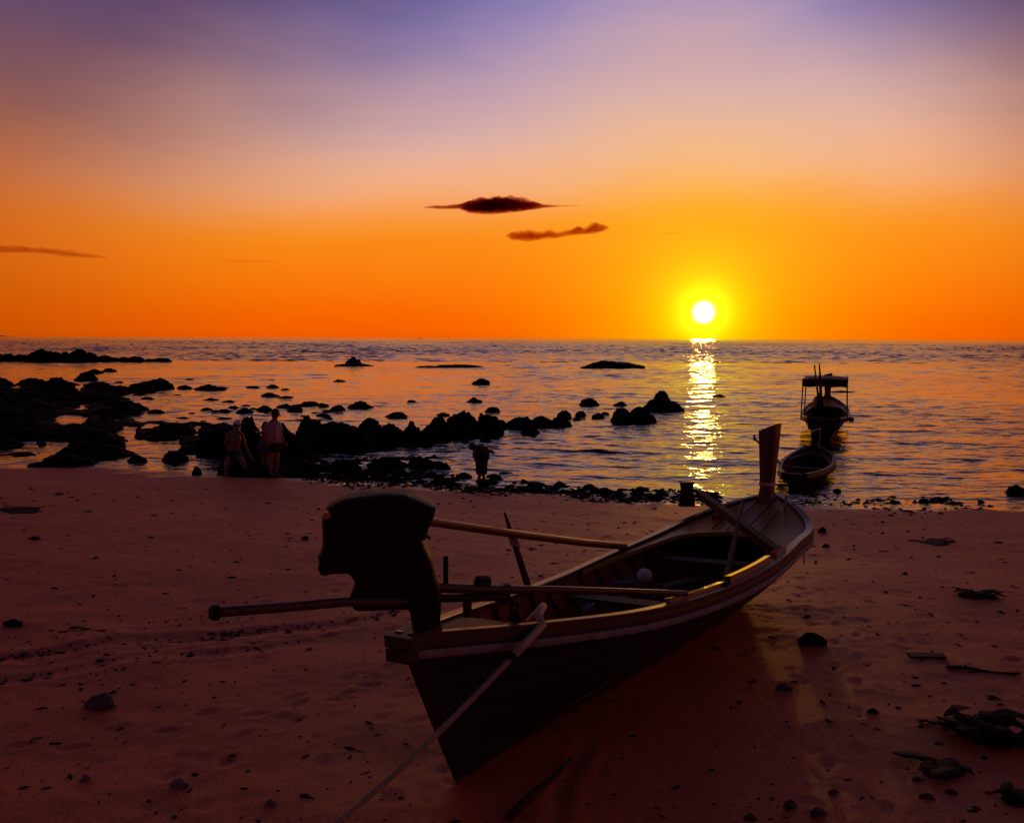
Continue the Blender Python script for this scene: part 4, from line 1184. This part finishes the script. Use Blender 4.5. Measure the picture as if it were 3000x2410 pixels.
o = m.build('boat_hook', M['plank'], None, 'auto'); tag(o, 'pole with a cross handle resting on the dinghy side behind the bow post', 'pole')

# ---- canopied longtail anchored further out
c0 = on_z(2416, 1290, 0)
r3 = empty('canopied_boat', c0); tag(r3, 'anchored longtail boat with flat canopy and raised poles', 'boat')
H3 = Hull((c0.x + .0, c0.y + .2, -.2), math.radians(20.5), 0, 7.6, [.55, .74, .84, .88, .88, .84, .66, .34, .06], [.98, .92, .86, .84, .86, .94, 1.05, 1.22, 1.34], .03)
hull_parts(H3, r3, m2)
deck_ring(H3, r3, M['deck'], .82, .55)
bow_post(H3, r3, M['post'], 1.05, .24, .34, .2, .3, .1)
MB().beam(H3.P(-.004, -.52, .78), H3.P(-.004, .52, .78), .05, .42, H3.u).build('transom', M['hull'], r3)
zt = 2.16
for u, nm in ((.10, 0), (.48, 1)):
    for sg in (1, -1):
        MB().tube([H3.P(u, sg * .80, H3.h(u) - .1), H3.P(u, sg * .76, zt + .2)], .024, 8).build('canopy_post', M['iron'], r3)
cp = MB(); rows = []
for u in np.linspace(.08, .50, 8):
    rows.append([H3.P(u, v, zt + .2 - .045 * (v / .8) ** 2 - .02 * math.sin(u * 40)) for v in np.linspace(-.8, .8, 9)])
cp.grid(rows)
cn = cp.build('canopy', M['canopy'], r3, True); sd = cn.modifiers.new('thickness', 'SOLIDIFY'); sd.thickness = .03
rows = [[H3.P(.078, v, zt + .17 - .0 * i - (.26 + .015 * math.sin(v * 9)) * i) for v in np.linspace(-.79, .79, 12)] for i in (0, 1)]
m = MB(); m.grid(rows); va = m.build('canopy_valance', M['canopy'], cn); sd = va.modifiers.new('thickness', 'SOLIDIFY'); sd.thickness = .015
yb = c0.y + .6
def s3(X, Y, y=yb): return at_y(2200 + X * .2656, 1020 + Y * .2656, y)
m = MB(); out = [s3(*p) for p in ((712, 655), (722, 610), (738, 560), (760, 535), (795, 528), (806, 540), (802, 600), (806, 655))]
m.prism(out, Vector((0, 1, 0)), [(-.02, .8), (.05, 1), (.45, 1), (.5, .8)]); e3_ = m.build('engine', M['iron'], r3, 'auto')
MB().tube([s3(745, 560), s3(722, 370), s3(702, 190), s3(697, 180)], [.05, .03, .024, .014], 8).build('shaft_pipe', M['pipe'], e3_, 'auto')
MB().tube([s3(770, 545), s3(768, 380), s3(754, 165)], [.062, .05, .022], 8).build('lift_pole', M['pipe'], e3_, 'auto')
MB().tube([s3(690, 805, yb - .3), s3(1080, 792, yb - .3)], .024, 8).build('tiller', M['pipe'], e3_, 'auto')
MB().ball(s3(1105, 786, yb - .3), .10, 12, (1.15, 1, .95)).build('tiller_grip', M['tarp'], e3_, True)
MB().tube([s3(880, 482), s3(1010, 480), s3(1150, 486)], [.02, .045, .015], 8).build('stowed_oar', M['plank'], r3, True)
o = MB().tube([H3.P(.99, 0, H3.h(1)), H3.P(1.25, .3, .2), H3.P(1.5, .6, -.3)], .014, 6).build('anchor_line', M['rope'], None, True); tag(o, 'anchor line running from the bow of the canopied boat into water', 'rope')

# ------------------------------------------------------------------ people
def figure(name, label, joints, edges, mat_, root_loc, fingers=(), extra=None):
    """one continuous body grown over a skeleton; joints: name -> (point, radius)"""
    names = list(joints); me = bpy.data.meshes.new(name + '_skeleton')
    idx = {n: i for i, n in enumerate(names)}
    me.from_pydata([joints[n][0] for n in names], [(idx[a], idx[b]) for a, b in edges], [])
    tmp = bpy.data.objects.new(name + '_skeleton', me); col.objects.link(tmp)
    mod = tmp.modifiers.new('skin', 'SKIN'); mod.use_smooth_shade = True
    for i, n in enumerate(names):
        v = me.skin_vertices[0].data[i]; r_ = joints[n][1]
        v.radius = (r_, r_) if isinstance(r_, float) else r_
        v.use_root = (n == 'pelvis')
    sb = tmp.modifiers.new('sub', 'SUBSURF'); sb.levels = 2; sb.render_levels = 2
    dg = bpy.context.evaluated_depsgraph_get(); dg.update()
    ev = tmp.evaluated_get(dg); bm = bmesh.new(); em = ev.to_mesh(); bm.from_mesh(em); ev.to_mesh_clear()
    bpy.data.objects.remove(tmp)
    m = MB(); m.bm.free(); m.bm = bm
    for wrist, hand in fingers:
        w_, h_ = joints[wrist][0], joints[hand][0]; d = (h_ - w_).normalized(); s_ = d.cross(Vector((.3, 1, .2))).normalized()
        for k, (o_, l_) in enumerate(((-.030, .058), (-.011, .072), (.010, .068), (.029, .054))):
            a = h_ + s_ * o_; n2 = s_.cross(d)
            m.tube([a - d * .02, a + d * l_ * .5 + n2 * .006, a + d * l_ * .85 + n2 * .02, a + d * l_ + n2 * .034], [.011, .010, .009, .006], 6)
        a = h_ - d * .035 + s_ * .030; m.tube([a, a + s_ * .025 + d * .025, a + s_ * .034 + d * .055], [.012, .011, .008], 6)
    if extra: extra(m)
    root = empty('person', root_loc); tag(root, label, 'person')
    body = m.build('body', mat_, root, True)
    return root
def face(m, c_, fwd, r_=.1):
    fwd = fwd.normalized(); s_ = fwd.cross(Vector((0, 0, 1))).normalized(); u_ = s_.cross(fwd)
    m.tube([c_ + fwd * r_ * .86 + u_ * .03, c_ + fwd * r_ * 1.12 - u_ * .012, c_ + fwd * r_ * .9 - u_ * .022], [.008, .016, .012], 6)
    m.tube([c_ + fwd * r_ * .88 - u_ * .045 - s_ * .022, c_ + fwd * r_ * .97 - u_ * .046, c_ + fwd * r_ * .88 - u_ * .045 + s_ * .022], [.005, .008, .005], 6)
    for k in (-1, 1):
        m.ball(c_ + s_ * k * r_ * .82, .026, 8, (.6, .8, 1.2)); m.ball(c_ + fwd * r_ * .86 + s_ * k * .034 + u_ * .012, .012, 8)
def cloth(name, rings, mat_, root, sides=18):
    """a garment from elliptical rings: (centre, half width, half depth, side axis)"""
    m = MB(); rows = []
    for c_, a, b, ax in rings:
        ax = Vector(ax).normalized(); f_ = Vector((-ax.y, ax.x, 0)).normalized()
        rows.append([c_ + ax * a * math.cos(t) + f_ * b * math.sin(t) for t in (2 * math.pi * k / sides for k in range(sides + 1))])
    m.grid(rows); bmesh.ops.remove_doubles(m.bm, verts=m.bm.verts, dist=.0005)
    o = m.build(name, mat_, root, True); sd = o.modifiers.new('thickness', 'SOLIDIFY'); sd.thickness = .012; sd.offset = 1
    return o

# standing person in the pink open shirt, turned to the right
Yc = on_z(812, 1397, 0).y
def pc(px, py, dy=0.0): return at_y(px, py, Yc + dy)
J = dict(pelvis=(pc(806, 1298), (.135, .11)), waist=(pc(804, 1282), (.12, .095)), chest=(pc(800, 1255), (.15, .11)), neckb=(pc(802, 1233), (.085, .075)), neck=(pc(805, 1226), .052), head=(pc(810, 1213), .092), top=(pc(811, 1205), .078),
  shl=(pc(786, 1243, -.06), .055), ell=(pc(779, 1272, -.1), .042), wrl=(pc(786, 1296, -.14), .03), hdl=(pc(789, 1303, -.15), (.036, .018)),
  shr=(pc(815, 1243, .1), .055), elr=(pc(823, 1270, .12), .042), wrr=(pc(830, 1292, .1), .03), hdr=(pc(834, 1299, .1), (.036, .018)),
  hpl=(pc(800, 1304, -.06), .09), knl=(pc(796, 1347, -.1), .058), anl=(pc(792, 1386, -.05), .04), tol=(pc(804, 1393, -.12), (.045, .03)),
  hpr=(pc(811, 1304, .06), .09), knr=(pc(812, 1348, .03), .058), anr=(pc(810, 1389, .06), .04), tor=(pc(822, 1395, 0), (.045, .03)))
E = [('pelvis', 'waist'), ('waist', 'chest'), ('chest', 'neckb'), ('neckb', 'neck'), ('neck', 'head'), ('head', 'top'), ('neckb', 'shl'), ('shl', 'ell'), ('ell', 'wrl'), ('wrl', 'hdl'),
     ('neckb', 'shr'), ('shr', 'elr'), ('elr', 'wrr'), ('wrr', 'hdr'), ('pelvis', 'hpl'), ('hpl', 'knl'), ('knl', 'anl'), ('anl', 'tol'), ('pelvis', 'hpr'), ('hpr', 'knr'), ('knr', 'anr'), ('anr', 'tor')]
pr_ = figure('adult', 'standing person in an open pink shirt looking down to the right', J, E, M['skin'], Vector((pc(808, 1397).x, Yc, 0)), (('wrl', 'hdl'), ('wrr', 'hdr')),
             lambda m: face(m, J['head'][0], Vector((1, -.25, -.25))))
ax = (.75, .66, 0)
cloth('shirt', [(pc(803, 1234), .10, .09, ax), (pc(801, 1243), .205, .125, ax), (pc(800, 1258), .20, .14, ax), (pc(802, 1280), .185, .14, ax), (pc(804, 1296), .20, .15, ax)], M['shirt'], pr_)
cloth('sleeve', [(pc(787, 1241, -.06), .07, .07, (1, 0, 0)), (pc(780, 1266, -.1), .07, .07, (1, 0, 0))], M['shirt'], pr_, 12)
cloth('sleeve', [(pc(815, 1241, .1), .07, .07, (1, 0, 0)), (pc(821, 1264, .12), .07, .07, (1, 0, 0))], M['shirt'], pr_, 12)
MB().beam(pc(812, 1238, -.13), pc(812, 1286, -.15), .045, .012, Vector((0, 1, 0))).build('shirt_edge', M['trim'], pr_)
cloth('shorts', [(pc(805, 1288), .15, .125, ax), (pc(806, 1303), .175, .15, ax), (pc(804, 1322), .17, .15, ax)], M['dark'], pr_)
m = MB(); hc = J['head'][0]
m.ball(hc + Vector((-.028, .01, .05)), .108, 16, (1.0, 1, .95)); m.ball(hc + Vector((-.06, .02, -.02)), .085, 12, (.9, 1.05, 1.2))
m.build('hair', M['hair'], pr_, True)

# child in blue shorts beside the adult
Yk = on_z(776, 1380, 0).y + .1
def pk(px, py, dy=0.0): return at_y(px, py, Yk + dy)
J = dict(pelvis=(pk(772, 1306), (.10, .085)), waist=(pk(772, 1294), (.09, .075)), chest=(pk(773, 1276), (.105, .08)), neckb=(pk(774, 1264), (.06, .055)), neck=(pk(774, 1259), .042), head=(pk(775, 1248), .082), top=(pk(775, 1241), .07),
  shl=(pk(763, 1268, 0), .042), ell=(pk(754, 1267, -.1), .032), wrl=(pk(750, 1266, -.26), .024), hdl=(pk(747, 1265, -.33), (.028, .015)),
  shr=(pk(785, 1269, .02), .042), elr=(pk(790, 1290, 0), .032), wrr=(pk(787, 1309, -.05), .024), hdr=(pk(787, 1315, -.06), (.028, .015)),
  hpl=(pk(767, 1312), .068), knl=(pk(768, 1345), .045), anl=(pk(769, 1374), .032), tol=(pk(764, 1380, -.1), (.036, .025)),
  hpr=(pk(778, 1312), .068), knr=(pk(782, 1346), .045), anr=(pk(784, 1375), .032), tor=(pk(786, 1381, -.1), (.036, .025)))
pr_ = figure('child', 'child in blue shorts between the sitting and the standing person', J, E, M['skin'], Vector((pk(775, 1380).x, Yk, 0)), (('wrl', 'hdl'), ('wrr', 'hdr')),
             lambda m: face(m, J['head'][0], Vector((-.8, -.5, -.1)), .085))
cloth('shorts', [(pk(772, 1292), .11, .10, (1, 0, 0)), (pk(772, 1306), .135, .115, (1, 0, 0)), (pk(772, 1330), .14, .115, (1, 0, 0))], M['shorts'], pr_)
m = MB(); hc = J['head'][0]; m.ball(hc + Vector((.02, .02, .035)), .094, 14, (1, 1, .95)); m.build('hair', M['hair'], pr_, True)

# bare-backed person with a white cap, sitting on the rock and reaching down
Ys = on_z(700, 1390, 0).y
def ps(px, py, dy=0.0): return at_y(px, py, Ys + dy)
J = dict(pelvis=(ps(686, 1326, .05), (.17, .14)), waist=(ps(686, 1308, .02), (.15, .11)), chest=(ps(689, 1283, .0), (.18, .12)), neckb=(ps(691, 1264, .03), (.10, .08)), neck=(ps(693, 1257, .05), .058), head=(ps(695, 1245, .1), .095), top=(ps(695, 1238, .12), .08),
  shl=(ps(671, 1270, 0), .06), ell=(ps(662, 1298, -.08), .044), wrl=(ps(668, 1322, .1), .032), hdl=(ps(671, 1329, .14), (.038, .02)),
  shr=(ps(708, 1271, -.02), .06), elr=(ps(720, 1307, -.1), .045), wrr=(ps(733, 1336, -.2), .032), hdr=(ps(738, 1346, -.24), (.038, .02)),
  hpl=(ps(678, 1336, -.02), .10), knl=(ps(664, 1360, -.38), .072), anl=(ps(662, 1384, -.1), .045), tol=(ps(660, 1388, -.32), (.05, .03)),
  hpr=(ps(696, 1336, -.02), .10), knr=(ps(716, 1362, -.34), .072), anr=(ps(720, 1386, -.08), .045), tor=(ps(728, 1389, -.28), (.05, .03)))
pr_ = figure('sitter', 'bare backed person with a white cap crouching on the rock', J, E, M['skin'], Vector((ps(690, 1390).x, Ys, 0)), (('wrl', 'hdl'), ('wrr', 'hdr')),
             lambda m: face(m, J['head'][0], Vector((.55, .8, -.2))))
cloth('shorts', [(ps(686, 1318, .03), .175, .145, (1, 0, 0)), (ps(687, 1332, .02), .215, .19, (1, 0, 0)), (ps(688, 1350, -.1), .25, .22, (1, 0, 0))], M['dark'], pr_)
hc = J['head'][0]; m = MB(); m.ball(hc + Vector((-.01, .0, .02)), .104, 16, (1, 1, 1)); hr_ = m.build('hair', M['hair'], pr_, True)
m = MB(); m.ball(hc + Vector((.012, -.005, .06)), .105, 16, (1, 1, .72)); m.beam(hc + Vector((.06, .07, .06)), hc + Vector((.13, .16, .035)), .14, .012); m.build('cap', M['trim'], pr_, True)
st_ = MB().tube([J['hdr'][0] + Vector((0, 0, .04)), at_y(746, 1372, Ys - .3)], [.012, .010], 6).build('digging_stick', M['plank'], None, True)
tag(st_, 'short stick held by the crouching person', 'stick')

# figure bent over in the shallows
Yb = on_z(1412, 1397, 0).y
def pb_(px, py, dy=0.0): return at_y(px, py, Yb + dy)
J = dict(pelvis=(pb_(1411, 1340, .02), (.135, .12)), waist=(pb_(1411, 1326, -.02), (.14, .12)), chest=(pb_(1407, 1316, -.05), (.155, .14)), neckb=(pb_(1398, 1310, -.02), (.08, .07)), neck=(pb_(1392, 1311, -.02), .05), head=(pb_(1385, 1309, -.03), .088), top=(pb_(1381, 1306, -.03), .078),
  shl=(pb_(1393, 1322, -.12), .058), ell=(pb_(1387, 1332, -.16), .042), wrl=(pb_(1391, 1342, -.2), .03), hdl=(pb_(1394, 1348, -.2), (.034, .018)),
  shr=(pb_(1423, 1318, -.02), .055), elr=(pb_(1442, 1323, -.02), .05), wrr=(pb_(1448, 1326, -.12), .032), hdr=(pb_(1446, 1327, -.18), (.034, .018)),
  hpl=(pb_(1405, 1346, 0), .10), knl=(pb_(1405, 1370, 0), .072), anl=(pb_(1405, 1394, 0), .05), tol=(pb_(1402, 1399, -.12), (.045, .03)),
  hpr=(pb_(1417, 1346, 0), .10), knr=(pb_(1417, 1370, 0), .072), anr=(pb_(1416, 1394, 0), .05), tor=(pb_(1419, 1399, -.12), (.045, .03)))
pr_ = figure('bender', 'person bent double at the water edge with head down at left', J, E, M['skin'], Vector((pb_(1411, 1397).x, Yb, 0)), (('wrl', 'hdl'), ('wrr', 'hdr')),
             lambda m: face(m, J['head'][0], Vector((-.7, -.3, -.7)), .075))
cloth('shirt', [(pb_(1405, 1304, 0), .09, .07, (1, 0, 0)), (pb_(1408, 1309, -.02), .17, .15, (1, 0, 0)), (pb_(1409, 1320, -.03), .205, .19, (1, 0, 0)), (pb_(1410, 1334, -.01), .205, .18, (1, 0, 0)), (pb_(1411, 1346, 0), .18, .16, (1, 0, 0))], M['dark'], pr_)
cloth('trousers', [(pb_(1411, 1342, 0), .16, .14, (1, 0, 0)), (pb_(1411, 1362, 0), .145, .12, (1, 0, 0)), (pb_(1411, 1388, 0), .13, .11, (1, 0, 0))], M['dark'], pr_)
m = MB(); m.ball(J['head'][0] + Vector((-.012, .01, .022)), .104, 14, (1, 1, .95)); m.build('hair', M['hair'], pr_, True)

# pieces that touch nothing keep the render settings light
scene.cycles.max_bounces = 6
